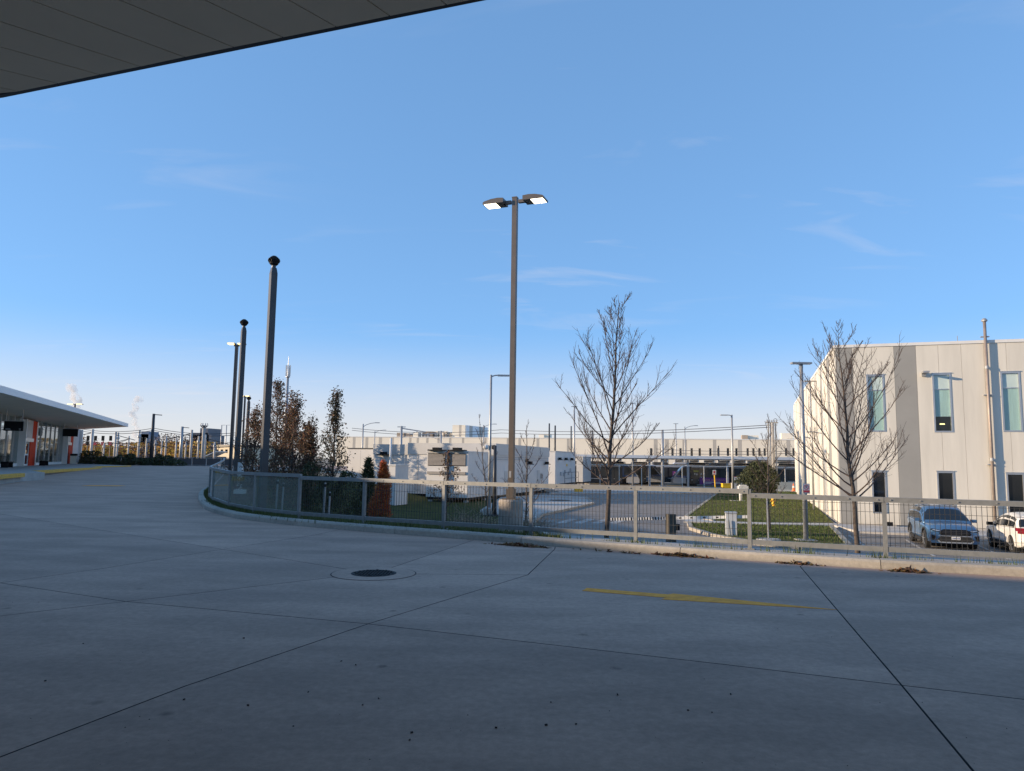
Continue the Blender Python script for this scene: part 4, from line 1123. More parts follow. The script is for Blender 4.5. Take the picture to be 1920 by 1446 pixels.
def tram(label, nose_px, Y, facing, length, text=None, tpos=0):
    """facing = +1 : nose at the right end; -1 : nose at the left end"""
    q = P(nose_px, 911, Y); o = thing('tram', label, 'tram', (q.x, q.y, tz), 0, 'trams parked at the depot')
    fx = TXv * -facing                        # from the nose backwards
    W = 2.65; H = 3.35
    prof = [(0.0, .45), (-.0, 1.0), (.25, 1.35), (.7, 1.95), (1.25, 2.6), (1.75, 3.0), (2.4, 3.2)]
    def pt(s, z, w): return Vector((q.x, q.y, tz)) + fx * s + TYv * w + ZX * z
    def solid(poly, w0, w1, m, name, par=None):
        n = len(poly); mb = MB()
        vs = [pt(s, z, w0) for s, z in poly] + [pt(s, z, w1) for s, z in poly]
        mb.add(vs, [tuple(range(n)), tuple(range(2 * n - 1, n - 1, -1))] + [(i, n + i, n + (i + 1) % n, (i + 1) % n) for i in range(n)])
        return mb.build(name, m, par or o)
    solid([(0.0, .42), (0.0, .95), (.2, 1.3), (1.9, 1.25), (1.9, .42)], .06, W - .06, M_TRAMGREY, 'nose_skirt')
    solid([(.2, 1.32), (.7, 1.95), (1.25, 2.6), (1.75, 3.0), (2.5, 3.18), (2.5, 1.27)], .12, W - .12, M_TRAMBLUE, 'cab')
    solid([(.62, 1.62), (1.0, 2.12), (1.45, 2.66), (2.2, 2.8), (2.3, 1.5)], .10, .118, M_TRAMGLASS, 'cab_window')
    solid([(.15, 1.36), (.66, 1.98), (1.2, 2.64), (1.7, 3.05), (1.8, 2.98), (1.3, 2.56), (.78, 1.92), (.3, 1.34)], .085, .117, M_TRAMGREY, 'cab_stripe')
    nseg = int((length - 2.5) // 6)
    for k in range(nseg):
        s0 = 2.52 + k * 6; s1 = s0 + 5.7
        body = solid([(s0, .30), (s1, .30), (s1, 3.2), (s0, 3.2)], .02, W - .02, M_TRAMBLACK, 'car_body')
        solid([(s0 + .2, 2.72), (s1 - .2, 2.72), (s1 - .2, 2.92), (s0 + .2, 2.92)], .004, .018, M_TRAMGREY, 'cant_rail', body)
        solid([(s0 + .15, .9), (s1 - .15, .9), (s1 - .15, 1.0), (s0 + .15, 1.0)], .004, .018, M_TRAMGREY, 'waist_line', body)
        for j, (f0, f1) in enumerate(((.06, .20), (.22, .36), (.40, .66), (.69, .95))):
            door = j < 2 and k % 2 == 0
            z0 = .45 if door else 1.35
            solid([(s0 + 5.7 * f0, z0), (s0 + 5.7 * f1, z0), (s0 + 5.7 * f1, 2.62), (s0 + 5.7 * f0, 2.62)], -.004, .016, M_TRAMGLASS, 'door' if door else 'window', body)
        solid([(s1 + .02, .5), (s1 + .28, .5), (s1 + .28, 3.0), (s1 + .02, 3.0)], .14, W - .14, M_BLACKRUB, 'gangway')
    for k in range(int(length // 3.4)):
        s0 = 2.2 + k * 3.4
        solid([(s0, 3.22), (s0 + 2.6, 3.22), (s0 + 2.4, 3.52), (s0 + .2, 3.52)], .5, W - .5, M_TRAMGREY if k % 2 else M_DARKPOLE, 'roof_unit')
    for s0 in (1.6, 8.5, 15, 22):
        if s0 < length: 
            solid([(s0, .02), (s0 + 1.9, .02), (s0 + 1.9, .42), (s0, .42)], .25, W - .25, M_BLACKRUB, 'bogie')
    return o, pt
tC, ptC = tram('dark tram facing left with purple and red slogan on its side', 1262, YT, -1, 27)
tA, ptA = tram('dark tram facing right, the farther of the two at the shelter', 1243, YT + 4.5, 1, 22)
tB, ptB = tram('dark tram facing right nearest the bare tree, partly hidden by it', 1199, YT, 1, 14)
tD, ptD = tram('dark tram with a purple slogan plate seen between the two facing noses', 1198, YT + 9, -1, 16)
def side_M(pt, s, z, w):
    o = pt(s, z, w); m = Matrix.Identity(4)
    m.col[0][:3] = TXv; m.col[1][:3] = ZX; m.col[2][:3] = -TYv; m.col[3][:3] = o
    return m
def local_text(body, size, o, pt, s, z, w, m):
    M = o.matrix_basis.inverted() @ side_M(pt, s, z, w)
    return text_mesh(body, size, 'lettering', m, o, M)
def plate(o, pt, s0, s1, z0, z1, w, m, name):
    mb = MB(); vs = [pt(s, z, ww) for ww in (w, w + .01) for s, z in ((s0, z0), (s1, z0), (s1, z1), (s0, z1))]
    mb.add(vs, [(0, 1, 2, 3), (7, 6, 5, 4), (0, 4, 5, 1), (1, 5, 6, 2), (2, 6, 7, 3), (3, 7, 4, 0)])
    return mb.build(name, m, o)
plate(tC, ptC, 3.9, 8.2, .32, 1.32, -.03, M_PURPLE, 'slogan_panel')
local_text('Faites attention !', .52, tC, ptC, 6.0, 1.0, -.04, mat('slogan_pink', (0.80, 0.35, 0.36), .6, var=0))
for s0, s1, z in ((4.7, 6.9, .66), (4.7, 5.6, .50), (6.1, 7.5, .50)):
    plate(tC, ptC, s0, s1, z - .05, z + .05, -.045, M_WHITE, 'text_row')
plate(tD, ptD, 5.35, 6.75, 1.35, 2.1, -.03, M_PURPLE, 'slogan_panel')
local_text('Be alert', .34, tD, ptD, 6.1, 1.88, -.045, mat('slogan_pink', (0.80, 0.35, 0.36), .6, var=0))
for z in (1.62, 1.46): plate(tD, ptD, 5.5, 6.6, z - .05, z + .05, -.045, M_WHITE, 'text_row')
plate(tC, ptC, 3.0, 3.75, 2.12, 2.38, -.03, mat('display_yellow', (.5, .45, .1), .5, var=0), 'route_display')
for s0, z0, z1 in ((3.1, 1.75, 1.95), (3.4, 1.65, 1.9), (4.05, 1.7, 2.0), (4.05, 1.3, 1.45)):
    plate(tC, ptC, s0, s0 + .18, z0, z1, -.03, M_WHITE, 'notice')
# slender white fence frame in front of the trams
tf_ = thing('yard_fence', 'slender white-framed fence in front of the parked trams', 'fence', P(1290, 912, YT - 6))
ytf = YT - 6
zf0, zf1 = P(1290, 915, ytf).z, P(1290, 874, ytf).z
pxs = [1055, 1098, 1125, 1161, 1203, 1240, 1279, 1320, 1363, 1405, 1437, 1472, 1500]
for px in pxs:
    q = P(px, 890, ytf); MB().box((q.x, q.y, (zf0 + zf1) / 2), (.075, .075, zf1 - zf0)).build('post', M_WHITE, tf_)
qa, qb = P(1055, 890, ytf), P(1500, 890, ytf)
for z in (zf1 + .02, zf0 + .1): MB().bar((qa.x, qa.y, z), (qb.x, qb.y, z), .06, .09).build('rail', M_WHITE, tf_)

# ================================================================== LIGHT POLES
def pole(label, px, ytop, Y, zb, w, head, m=M_STEELGREY, square=False, name='light_pole', px_base=None, group=None, cat='light pole', zt=None):
    top = P(px, ytop, Y)
    o = thing(name, label, cat, (top.x, top.y, zb), 0, group)
    H = top.z - zb
    if square: MB().box((0, 0, H / 2), (w, w, H), rz=radians(28)).build('pole', m, o, world=False)
    else: MB().tube([(0, 0, 0), (0, 0, H * .5), (0, 0, H)], [w / 2, w * .42, w * .33], 12).build('pole', m, o, world=False, smooth=True)
    if head == 'right' or head == 'left':
        s = 1 if head == 'right' else -1
        MB().tube([(0, 0, H - .12), (s * .25, 0, H - .03), (s * .5, 0, H - .02)], .04, 8).build('arm', m, o, world=False)
        MB().prism([(s * .42, -.16), (s * 1.15, -.13), (s * 1.15, .13), (s * .42, .16)], H - .08, H + .01).build('lamp_head', m, o, world=False)
    if head == 'curve':
        MB().tube([(0, 0, H - .5), (.5, 0, H - .15), (1.2, 0, H + .1), (2.0, 0, H + .22)], .05, 8).build('arm', m, o, world=False)
        MB().box((2.35, 0, H + .22), (.75, .25, .12)).build('lamp_head', m, o, world=False)
    if head == 'tee':
        MB().box((0, 0, H + .04), (.86, .28, .075)).build('lamp_head', m, o, world=False)
        MB().box((0, 0, H - .08), (.12, .12, .16)).build('collar', m, o, world=False)
    MB().box((0, 0, .03), (w * 2.2, w * 2.2, .06)).build('base_plate', m, o, world=False)
    return o, H
# the tall twin-head lamp on its concrete pier
YL = 18.3
tp_ = P(966, 372, YL); pb = P(960, 900, YL)
pier_z1 = P(961, 936, YL).z
lp = thing('twin_head_lamp', 'tall square bronze lamp post with two lit heads on a round concrete pier', 'street lamp', (tp_.x, tp_.y, -1.2))
mb = MB(); 
w = .128
MB().box((tp_.x, tp_.y, (tp_.z + pier_z1) / 2), (w, w, tp_.z - pier_z1 - .01), rz=radians(-20)).build('pole', M_BRONZE, lp)
MB().box((tp_.x, tp_.y, tp_.z + .01), (w + .012, w + .012, .03), rz=radians(-20)).build('pole_cap', M_BRONZE, lp)
MB().lathe((tp_.x, tp_.y, -1.2), [(.31, 0), (.31, pier_z1 + 1.2 - .05), (.29, pier_z1 + 1.2 - .006)], 40).build('pier', M_PIER, lp, smooth=False)
MB().box((tp_.x, tp_.y, pier_z1 + .01), (.36, .36, .03), rz=radians(-20)).box((tp_.x, tp_.y, pier_z1 + .14), (w + .06, w + .06, .22), rz=radians(-20)).build('base_cover', M_BRONZE, lp)
MB().box((tp_.x - .03, tp_.y - .11, pier_z1 + .62), (.05, .03, .16), rz=radians(-20)).build('handhole_cover', M_STEELGREY, lp)
hd = radians(-20)
ux = Vector((cos(hd), sin(hd), 0)); uy = Vector((-sin(hd), cos(hd), 0))
for s in (-1, 1):
    c0 = Vector((tp_.x, tp_.y, tp_.z - .09)) + ux * s * .1
    MB().obox(c0 - uy * .05 - ZX * .05, ux * s * .22, uy * .10, ZX * .08).build('bracket', M_BRONZE, lp)
    n = 7; prof = [(0, .0), (0, .12), (.16, .135), (.34, .12), (.53, .075), (.57, .045), (.57, .0)]
    o0 = c0 + ux * s * .17 - ZX * .05
    hw = .20
    mbh = MB(); k = len(prof)
    vs = [o0 + ux * s * x - uy * hw + ZX * z for x, z in prof] + [o0 + ux * s * x + uy * hw + ZX * z for x, z in prof]
    mbh.add(vs, [tuple(range(k)), tuple(range(2 * k - 1, k - 1, -1))] + [(i, k + i, k + (i + 1) % k, (i + 1) % k) for i in range(k)])
    h = mbh.build('lamp_head', M_BRONZE, lp)
    for j in range(2):
        q = o0 + ux * s * (.21 + .175 * j) - uy * (hw - .025) - ZX * .006
        MB().obox(q, ux * s * .155, uy * (2 * hw - .05), ZX * .005).build('led_panel', M_LED, h)

# dark square vent stacks and slim lamps in the planted bank
M_STACK = mat('stack_paint', (0.052, 0.054, 0.06), 0.42, 0.15, var=0.2, scale=2.5, stretch=(1, 1, 0.4))
def stack(label, px, ytop, Y, zb, w):
    top = P(px, ytop + 10, Y); o = thing('vent_stack', label, 'vent stack', (top.x, top.y, zb), radians(38), 'dark vent stacks')
    H = top.z - zb
    MB().box((0, 0, (H - .25) / 2), (w, w, H - .25)).build('shaft', M_STACK, o, world=False)
    MB().add([(-w / 2, -w / 2, H - .248), (w / 2, -w / 2, H - .248), (w / 2, w / 2, H - .248), (-w / 2, w / 2, H - .248), (-w * .36, -w * .36, H - .08), (w * .36, -w * .36, H - .08), (w * .36, w * .36, H - .08), (-w * .36, w * .36, H - .08)], [(0, 1, 5, 4), (1, 2, 6, 5), (2, 3, 7, 6), (3, 0, 4, 7), (4, 5, 6, 7)]).build('neck', M_STACK, o, world=False)
    MB().lathe((0, 0, 0), [(w * .34, H - .078), (w * .34, H)], 14).build('collar', M_STACK, o, world=False)
    t = MB(); R = w * .85
    for k in range(14):
        a = 2 * pi * k / 14
        pts = [(cos(a + .25 * j) * R * sin(pi * (j + .6) / 5.2), sin(a + .25 * j) * R * sin(pi * (j + .6) / 5.2), H + .025 + .062 * j) for j in range(5)]
        for i in range(4): t.bar(pts[i], pts[i + 1], .055, .012)
    t.lathe((0, 0, H), [(R * .5, 0), (R * .8, .04), (R * .97, .12), (R * .95, .18), (R * .75, .245), (R * .35, .29), (R * .1, .30)], 14)
    t.build('turbine', M_BLACK, o, world=False)
    MB().box((0, 0, .04), (w * 1.7, w * 1.7, .1)).build('base_plate', M_STEELGREY, o, world=False)
    return o
zb1 = .02
stack('dark square vent stack with a turbine cap, the nearest and tallest of the row', 513.5, 488, 21.0, zb1 - .25, .185)
stack('dark square vent stack with a turbine cap, second in the row behind the fence bend', 457.5, 601, 31.5, .0, .195)
stack('dark square vent stack, the small distant third one left of the brown trees', 466.5, 740, 62, .2, .22)
def slim(label, px, ytop, Y, zb):
    top = P(px, ytop + 8, Y); o = thing('slim_lamp', label, 'street lamp', (top.x, top.y, zb), 0, 'slim lit lamps on the bank'); H = top.z - zb
    MB().box((0, 0, H / 2), (.15, .15, H)).build('pole', M_DARKPOLE, o, world=False)
    for s in (-1, 1):
        hdm = MB().box((s * .28, -.02, H + .12), (.42, .30, .07)).box((s * .08, 0, H + .03), (.14, .08, .1)).build('lamp_head', M_DARKPOLE, o, world=False)
        MB().box((s * .29, -.02, H + .08), (.36, .26, .008)).box((s * .28, -.174, H + .12), (.38, .006, .05)).build('led_panel', M_LEDY, hdm, world=False)
slim('slim dark lamp post with a lit yellow head beside the second vent stack', 444, 641, 40, .1)
slim('slim dark lamp post with a small lit yellow head beside the distant vent stack', 459.5, 737, 72, .25)

plight, Hp = pole('silver light pole with an arm to the right and two round cameras, behind the shrubs', 921, 703, 45, LOW, .20, 'right')
zc_ = P(921, 836, 45).z
for s in (-1, 1):
    MB().lathe((s * .26, -.05, zc_ - LOW - .1), [(.05, -.14), (.14, -.1), (.16, 0), (.14, .1), (.05, .15)], 14).build('camera_dome', M_WHITE if s < 0 else M_BLACK, plight, world=False, smooth=True)
MB().box((0, 0, zc_ - LOW), (.6, .06, .06)).build('camera_arm', M_STEELGREY, plight, world=False)
MB().lathe((0, 0, -.2), [(.38, 0), (.38, .55), (.33, .6)], 20).build('footing', M_WALK, plight, world=False)
pole('plain dark camera post right beside the silver light pole', 928.5, 836, 44, LOW, .28, None, M_DARKPOLE, name='camera_post', cat='post')
tee, Ht = pole('grey light pole with a flat T head left of the cream building', 1502, 683, 31.1, LOW, .22, 'tee')
MB().box((0, 0, .06), (.75, .75, .16)).build('footing', M_WALK, tee, world=False)
sp = P(1509, 916, 31.0)
sg = thing('no_parking_sign', 'white no-parking sign with a red band on the T-headed light pole', 'sign', (sp.x, sp.y - .16, sp.z), 0)
MB().box((0, 0, 0), (.30, .012, .42)).build('plate', M_WHITE, sg, world=False)
ring = MB(); 
for k in range(24):
    a0, a1 = 2 * pi * k / 24, 2 * pi * (k + 1) / 24
    ring.add([(cos(a) * r, -.009, .06 + sin(a) * r) for a, r in ((a0, .085), (a1, .085), (a1, .112), (a0, .112))], [(0, 1, 2, 3)])
ring.add([(-.085, -.0095, .125), (-.07, -.0095, .14), (.085, -.0095, -.005), (.07, -.0095, -.02)], [(0, 1, 2, 3)])
ring.build('prohibition_ring', M_REDPRINT, sg, world=False)
M9 = Matrix.Translation((0, -.0085, .06)) @ Matrix.Rotation(pi / 2, 4, 'X')
text_mesh('P', .17, 'lettering', M_BLACKPRINT, sg, M9)
MB().box((0, -.008, -.115), (.28, .004, .09)).build('red_band', M_REDPRINT, sg, world=False)
for k in range(3): MB().box((-.09 + .09 * k, -.008, -.185), (.07, .004, .022)).build('text_row', M_BLACKPRINT, sg, world=False)
MB().box((-.14, -.007, 0), (.006, .004, .40)).box((.14, -.007, 0), (.006, .004, .40)).box((0, -.007, .20), (.28, .004, .006)).build('border', M_BLACKPRINT, sg, world=False)
pole('thin silver light pole with an arm to the left on the far lawn edge', 1372, 778, 73, LOW, .26, 'left')
pole('dark curved-arm street lamp rising behind the white equipment house', 681, 795, 120, LOW, .32, 'curve', M_STEELGREY, name='street_lamp', cat='street lamp')
pole('thin curved-arm street lamp, smaller, right of the curved one by the equipment house', 703, 808, 175, LOW, .3, 'curve', M_STEELGREY, name='street_lamp', cat='street lamp')
pole('grey double-arm light pole behind the silver camera pole', 907, 797, 150, LOW, .3, 'curve', M_STEELGREY, name='street_lamp', cat='street lamp')
pole('dark light pole with a tilted arm standing left of the transformer house', 1030, 794, 118, LOW, .34, None, M_DARKPOLE, cat='pole')
pole('dark light pole just right of the one by the transformer house', 1041, 798, 122, LOW, .38, None, M_DARKPOLE, cat='pole')
pole('dark slender pole seen through the left of the bare tree crown', 1071, 799, 120, LOW, .3, None, M_DARKPOLE, cat='pole')
pole('silver pole with flat twin head seen through the left of the bare tree', 1077, 763, 100, LOW, .28, 'tee')
pole('dark slender pole seen behind the bare tree trunk', 1111, 807, 125, LOW, .28, None, M_DARKPOLE, cat='pole')
pole('silver pole with flat head seen through the right of the bare tree', 1186, 757, 104, LOW, .28, 'tee')
pole('thick grey catenary mast right of the bare tree', 1242, 806, 104, LOW, .5, None, M_STEELGREY, cat='pole')
pole('thin lamp with a flat twin head over the depot windows', 1267, 795, 130, LOW, .24, 'tee')
pole('thin lamp with curved arm over the depot windows', 1284, 800, 150, LOW, .24, 'curve')
pole('short dark pole in front of the slit windows of the depot', 1347, 836, 112, LOW, .26, None, M_DARKPOLE, cat='pole')
pole('tall pole with flat T head standing before the flank of the cream building', 1519, 716, 52, LOW, .16, 'tee')
# catenary masts with a cantilever
def mast(label, px, ytop, Y, arm, zb=LOW):
    o, H = pole(label, px, ytop, Y, zb, .42, None, M_STEELGREY, name='catenary_mast', cat='mast', group='catenary masts')
    MB().bar((0, 0, H - .3), (arm, 0, H - .75), .14, .14).bar((0, 0, H - 1.6), (arm * .7, 0, H - .65), .06, .06).build('cantilever', M_STEELGREY, o, world=False)
    MB().box((0, 0, H - .12), (1.1, .12, .1)).build('cross_arm', M_STEELGREY, o, world=False)
mast('grey catenary mast with a sloping arm above the left equipment houses', 753, 799, 96, 3.2)
mast('grey catenary mast with an arm to the left above the cooling house', 827, 808, 120, -3.6)
# concrete mast with insulator frame by the right building
cm = P(1447, 786, 76); o = thing('insulator_mast', 'concrete mast crowned with insulators and pipes before the slit-windowed depot', 'mast', (cm.x, cm.y, LOW))
H = cm.z - LOW
MB().tube([(0, 0, 0), (0, 0, H - .4)], [.26, .22], 14).build('shaft', M_WALK, o, world=False, smooth=True)
for x in (-.42, .36): MB().tube([(x, -.1, 0), (x, -.1, H - .3)], .07, 8).build('riser_pipe', M_STEELGREY, o, world=False)
MB().box((0, 0, H - .38), (1.25, .3, .12)).box((0, 0, H - .62), (1.1, .2, .08)).build('crossbeam', M_STEELGREY, o, world=False)
for k in range(5): MB().lathe((-.5 + .25 * k, 0, H - .32), [(.05, 0), (.09, .05), (.05, .1), (.09, .16), (.04, .24)], 10).build('insulator', M_GREYCAB, o, world=False)
mb = MB()
for k in range(10):
    a0, a1 = pi * k / 10, pi * (k + 1) / 10
    mb.bar((.38 + .2 * cos(a0), 0, H - .15 + .2 * sin(a0)), (.38 + .2 * cos(a1), 0, H - .15 + .2 * sin(a1)), .04, .04)
mb.build('cable_loop', M_DARKPOLE, o, world=False)

# overhead wires across the yard
def cable(label, pts, r=.02):
    o = tag(MB().tube(pts, r, 4).build('overhead_wire', M_TARP), label, 'wire', 'overhead wires')
    return o
def sag(a, b, s, n=10):
    return [a.lerp(b, k / n) - ZX * s * 4 * (k / n) * (1 - k / n) for k in range(n + 1)]
cable('upper overhead wire rising from the brown trees to the insulator mast', sag(P(660, 803, 120), P(940, 806, 120), .6) + sag(P(940, 806, 120), P(1445, 797, 76), .5)[1:], .035)
cable('lower overhead wire rising from the brown trees to the insulator mast', sag(P(660, 807, 121), P(940, 812, 121), .6) + sag(P(940, 812, 121), P(1445, 801, 77), .5)[1:], .035)
cable('overhead wire crossing just above the depot windows', sag(P(1230, 842, 110), P(1490, 846, 95), .2), .03)
cable('overhead wire crossing the middle of the depot windows', sag(P(1230, 849, 110), P(1490, 850, 95), .2), .03)

# ================================================================== SMALL THINGS IN THE LOWER LOT
# barrier gate
q = G(1371, 1008, LOW)
bg_ = thing('barrier_gate', 'grey barrier gate box with a long striped arm across the lot entrance', 'barrier', q)
bz = P(1371, 960, q.y).z
rz = radians(-12)
MB().box((q.x, q.y, (LOW + bz) / 2 - .03), (.46, .46, bz - LOW - .06), rz=rz).build('cabinet', mat('cabinet_white', (0.55, 0.57, 0.58), .5, var=.06), bg_)
MB().box((q.x, q.y, bz - .025), (.52, .52, .06), rz=rz).build('cabinet_lid', M_GREYCAB, bg_)
MB().box((q.x, q.y, LOW + .03), (.7, .7, .06), rz=rz).build('plinth', M_WALK, bg_)
MB().bar(Vector((q.x - .1, q.y - .26, LOW + .1)), Vector((q.x - .18, q.y - .26, bz - .35)), .04, .05).build('brace', M_STEELGREY, bg_)
a = P(1402, 969, q.y - .3); b = P(1140, 974, q.y + 1.6); ad = b - a
MB().bar(a, b, .05, .13).build('arm', M_WHITE, bg_)
n = 44
for k in range(n):
    f = 0.56 + .44 * (k + .1) / n
    if k % 2: continue
    c = a + ad * f; e = a + ad * (f + .40 / n)
    MB().bar(c + Vector((0, 0, 0)), e, .056, .134).build('arm_stripe', M_BLACK, bg_)
for f in (.10, .20, .29, .38, .46):
    c = a + ad * f; MB().bar(c, c + ad * .018, .056, .06).build('arm_reflector', M_BLACK, bg_)
# timber post close behind the fence, and its little black box
q = P(1258, 990, 24)
tpz = P(1258, 964, 24).z
tpst = thing('timber_post', 'square weathered timber post behind the fence in front of the lot', 'post', (q.x, q.y, LOW))
MB().box((q.x, q.y, (LOW + tpz) / 2), (.26, .26, tpz - LOW), rz=radians(8)).build('post', M_TIMBER, tpst)
MB().box((q.x + .20, q.y, tpz - .42), (.12, .2, .2), rz=radians(8)).build('side_box', M_BLACK, tpst)
# intercom column, hydrant, posts, boxes
q = G(1389, 942, LOW); o = thing('intercom_column', 'white intercom column with a rounded head on the lawn', 'column', q)
MB().tube([q, q + ZX * 1.15], .13, 12).build('column', M_WHITE, o, smooth=True)
MB().prism([(q.x - .2, q.y - .2), (q.x + .62, q.y - .2), (q.x + .62, q.y + .2), (q.x - .2, q.y + .2)], LOW + 1.155, LOW + 1.40).prism([(q.x - .1, q.y - .16), (q.x + .5, q.y - .16), (q.x + .5, q.y + .16), (q.x - .1, q.y + .16)], LOW + 1.402, LOW + 1.50).build('head', M_WHITE, o)
MB().box((q.x - .3, q.y, LOW + .05), (1.2, .6, .2)).build('plinth', M_WALK, o)
q = G(1450, 949.5, LOW + .1); o = thing('fire_hydrant', 'small yellow fire hydrant on the lawn beside the young tree', 'hydrant', q)
MB().lathe(q, [(.17, 0), (.17, .06), (.11, .07), (.11, .5), (.14, .52), (.14, .56), (.12, .6), (.09, .7), (.03, .78), (.03, .82)], 16).build('barrel', M_YELLOWSAFE, o, smooth=False)
for s in (-1, 1): MB().tube([q + Vector((0, 0, .42)), q + Vector((s * .2, 0, .42))], .055, 10).build('nozzle', M_YELLOWSAFE, o)
MB().tube([q + Vector((0, 0, .36)), q + Vector((0, -.2, .36))], .075, 10).build('pumper_nozzle', M_YELLOWSAFE, o)
q = G(1342, 928, LOW); o = thing('small_sign', 'white notice on a tall yellow post at the road edge', 'sign', q)
MB().tube([q, q + Vector((-.12, 0, 2.3))], .06, 8).build('post', M_YELLOWSAFE, o)
MB().box(q + Vector((-.13, -.08, 2.35)), (.36, .02, .52)).build('plate', M_WHITE, o)
MB().box(q + Vector((-.13, -.093, 2.40)), (.20, .004, .24)).box(q + Vector((-.13, -.093, 2.17)), (.26, .004, .07)).build('notice_print', M_REDPRINT, o)
q = P(1363, 915, 92); o = thing('grit_box', 'large orange-yellow box on the tram platform by the column', 'box', (q.x, q.y, tz))
MB().obox((q.x - .5, q.y, tz - .1), (1.0, 0, 0), (0, .8, 0), (0, 0, .95)).build('body', M_YELLOWSAFE, o); MB().obox((q.x - .53, q.y - .03, tz + .853), (1.06, 0, 0), (0, .86, 0), (0, 0, .08)).build('lid', M_YELLOWSAFE, o)
q = P(1387, 915, 93); o = thing('beige_cabinet', 'beige cabinet left of the round evergreen bush', 'cabinet', (q.x, q.y, tz))
MB().obox((q.x - .85, q.y, tz - .1), (1.7, 0, 0), (0, .8, 0), (0, 0, 1.0)).build('body', M_PANEL, o); MB().obox((q.x - .88, q.y - .03, tz + .904), (1.76, 0, 0), (0, .86, 0), (0, 0, .06)).build('top', M_PANEL, o)
q = P(1381, 897, 91); o = thing('warning_sign', 'small white warning sign with a red top and yellow triangle', 'sign', (q.x, q.y, tz))
MB().tube([(q.x, q.y, tz - .1), (q.x, q.y, q.z - .2)], .03, 6).build('post', M_STEELGREY, o)
MB().box((q.x, q.y - .05, q.z), (.7, .02, .42)).build('plate', M_WHITE, o)
MB().box((q.x, q.y - .063, q.z + .19), (.7, .004, .06)).build('red_band', M_REDPRINT, o)
MB().add([(q.x + .1, q.y - .063, q.z - .12), (q.x + .3, q.y - .063, q.z - .12), (q.x + .2, q.y - .063, q.z + .08)], [(0, 1, 2)]).build('triangle', M_YELLOWSAFE, o)
for zz in (-.05, .05): MB().box((q.x - .15, q.y - .063, q.z + zz), (.26, .004, .04)).build('text_row', M_BLACKPRINT, o)
q = P(1474, 912, 86); o = thing('concrete_barrier', 'beige concrete road barrier at the corner of the cream building', 'barrier', (q.x, q.y, LOW))
zb_ = P(1474, 904, 86).z
MB().add([(q.x + x, q.y + y, z) for x in (-1.3, 1.5) for y, z in ((-.3, LOW), (-.12, LOW + .35), (-.1, zb_), (.1, zb_), (.12, LOW + .35), (.3, LOW))], [(0, 1, 2, 3, 4, 5), (11, 10, 9, 8, 7, 6)] + [(i, 6 + i, 6 + (i + 1) % 6, (i + 1) % 6) for i in range(6)]).build('block', M_PANEL, o)
q = P(1488, 921, 80); o = thing('traffic_cone', 'orange traffic cone standing against the beige road barrier', 'cone', (q.x, q.y, LOW + .0))
q.z = P(1488, 921, 80).z
MB().lathe((q.x, q.y, q.z), [(.17, .03), (.12, .35), (.085, .55), (.03, .85), (.02, .86)], 14).build('cone', M_CONE, o)
MB().lathe((q.x, q.y, q.z), [(.125, .37), (.092, .56)], 14).build('reflective_band', M_WHITE, o)
MB().box((q.x, q.y, q.z + .015), (.42, .42, .03)).build('foot', M_CONE, o)
o['label'] = 'orange traffic cone standing against the beige road barrier'
# flat concrete footing with a slender sign stake
q = G(1441, 1016, LOW + .09); o = thing('stake', 'slender grey stake on a flat pale concrete footing beside the young tree', 'stake', q)
MB().prism([(q.x + .46 * cos(k * pi / 6) * 1.1, q.y + .42 * sin(k * pi / 6)) for k in range(12)], q.z - .05, q.z + .12).build('footing', M_WALK, o)
MB().tube([q + ZX * .12, q + Vector((-.03, 0, P(1438, 932, q.y).z - q.z))], .03, 6).build('stake', M_STEELGREY, o)
# drain grate lid in the lot
q = G(1050, 941, LOW); o = thing('tree_pit', 'dark oval planting pit on the pale pad by the transformer house', 'planting pit', q)
MB().lathe(q, [(.95, .112), (.93, .118)], 24).build('soil', M_JOINT, o)
# white meter box and slab on the bank behind the fence bend
q = P(451, 872, 29); o = thing('meter_box', 'small white meter box between the vent stacks behind the fence bend', 'box', (q.x, q.y, 0))
zt = P(451, 867, 29).z
MB().box((q.x, q.y, zt / 2), (.17, .14, zt)).build('case', M_WHITE, o); MB().box((q.x + .12, q.y, zt * .72), (.42, .2, .05)).build('shelf', M_WHITE, o)
q = P(441, 920, 22.5); o = thing('ground_slab', 'flat white concrete slab lying in the grass behind the glass fence', 'slab', q)
MB().box((q.x, q.y + .4, q.z - .05), (.34, .3, .12), rz=.2).build('slab', M_WHITE, o)

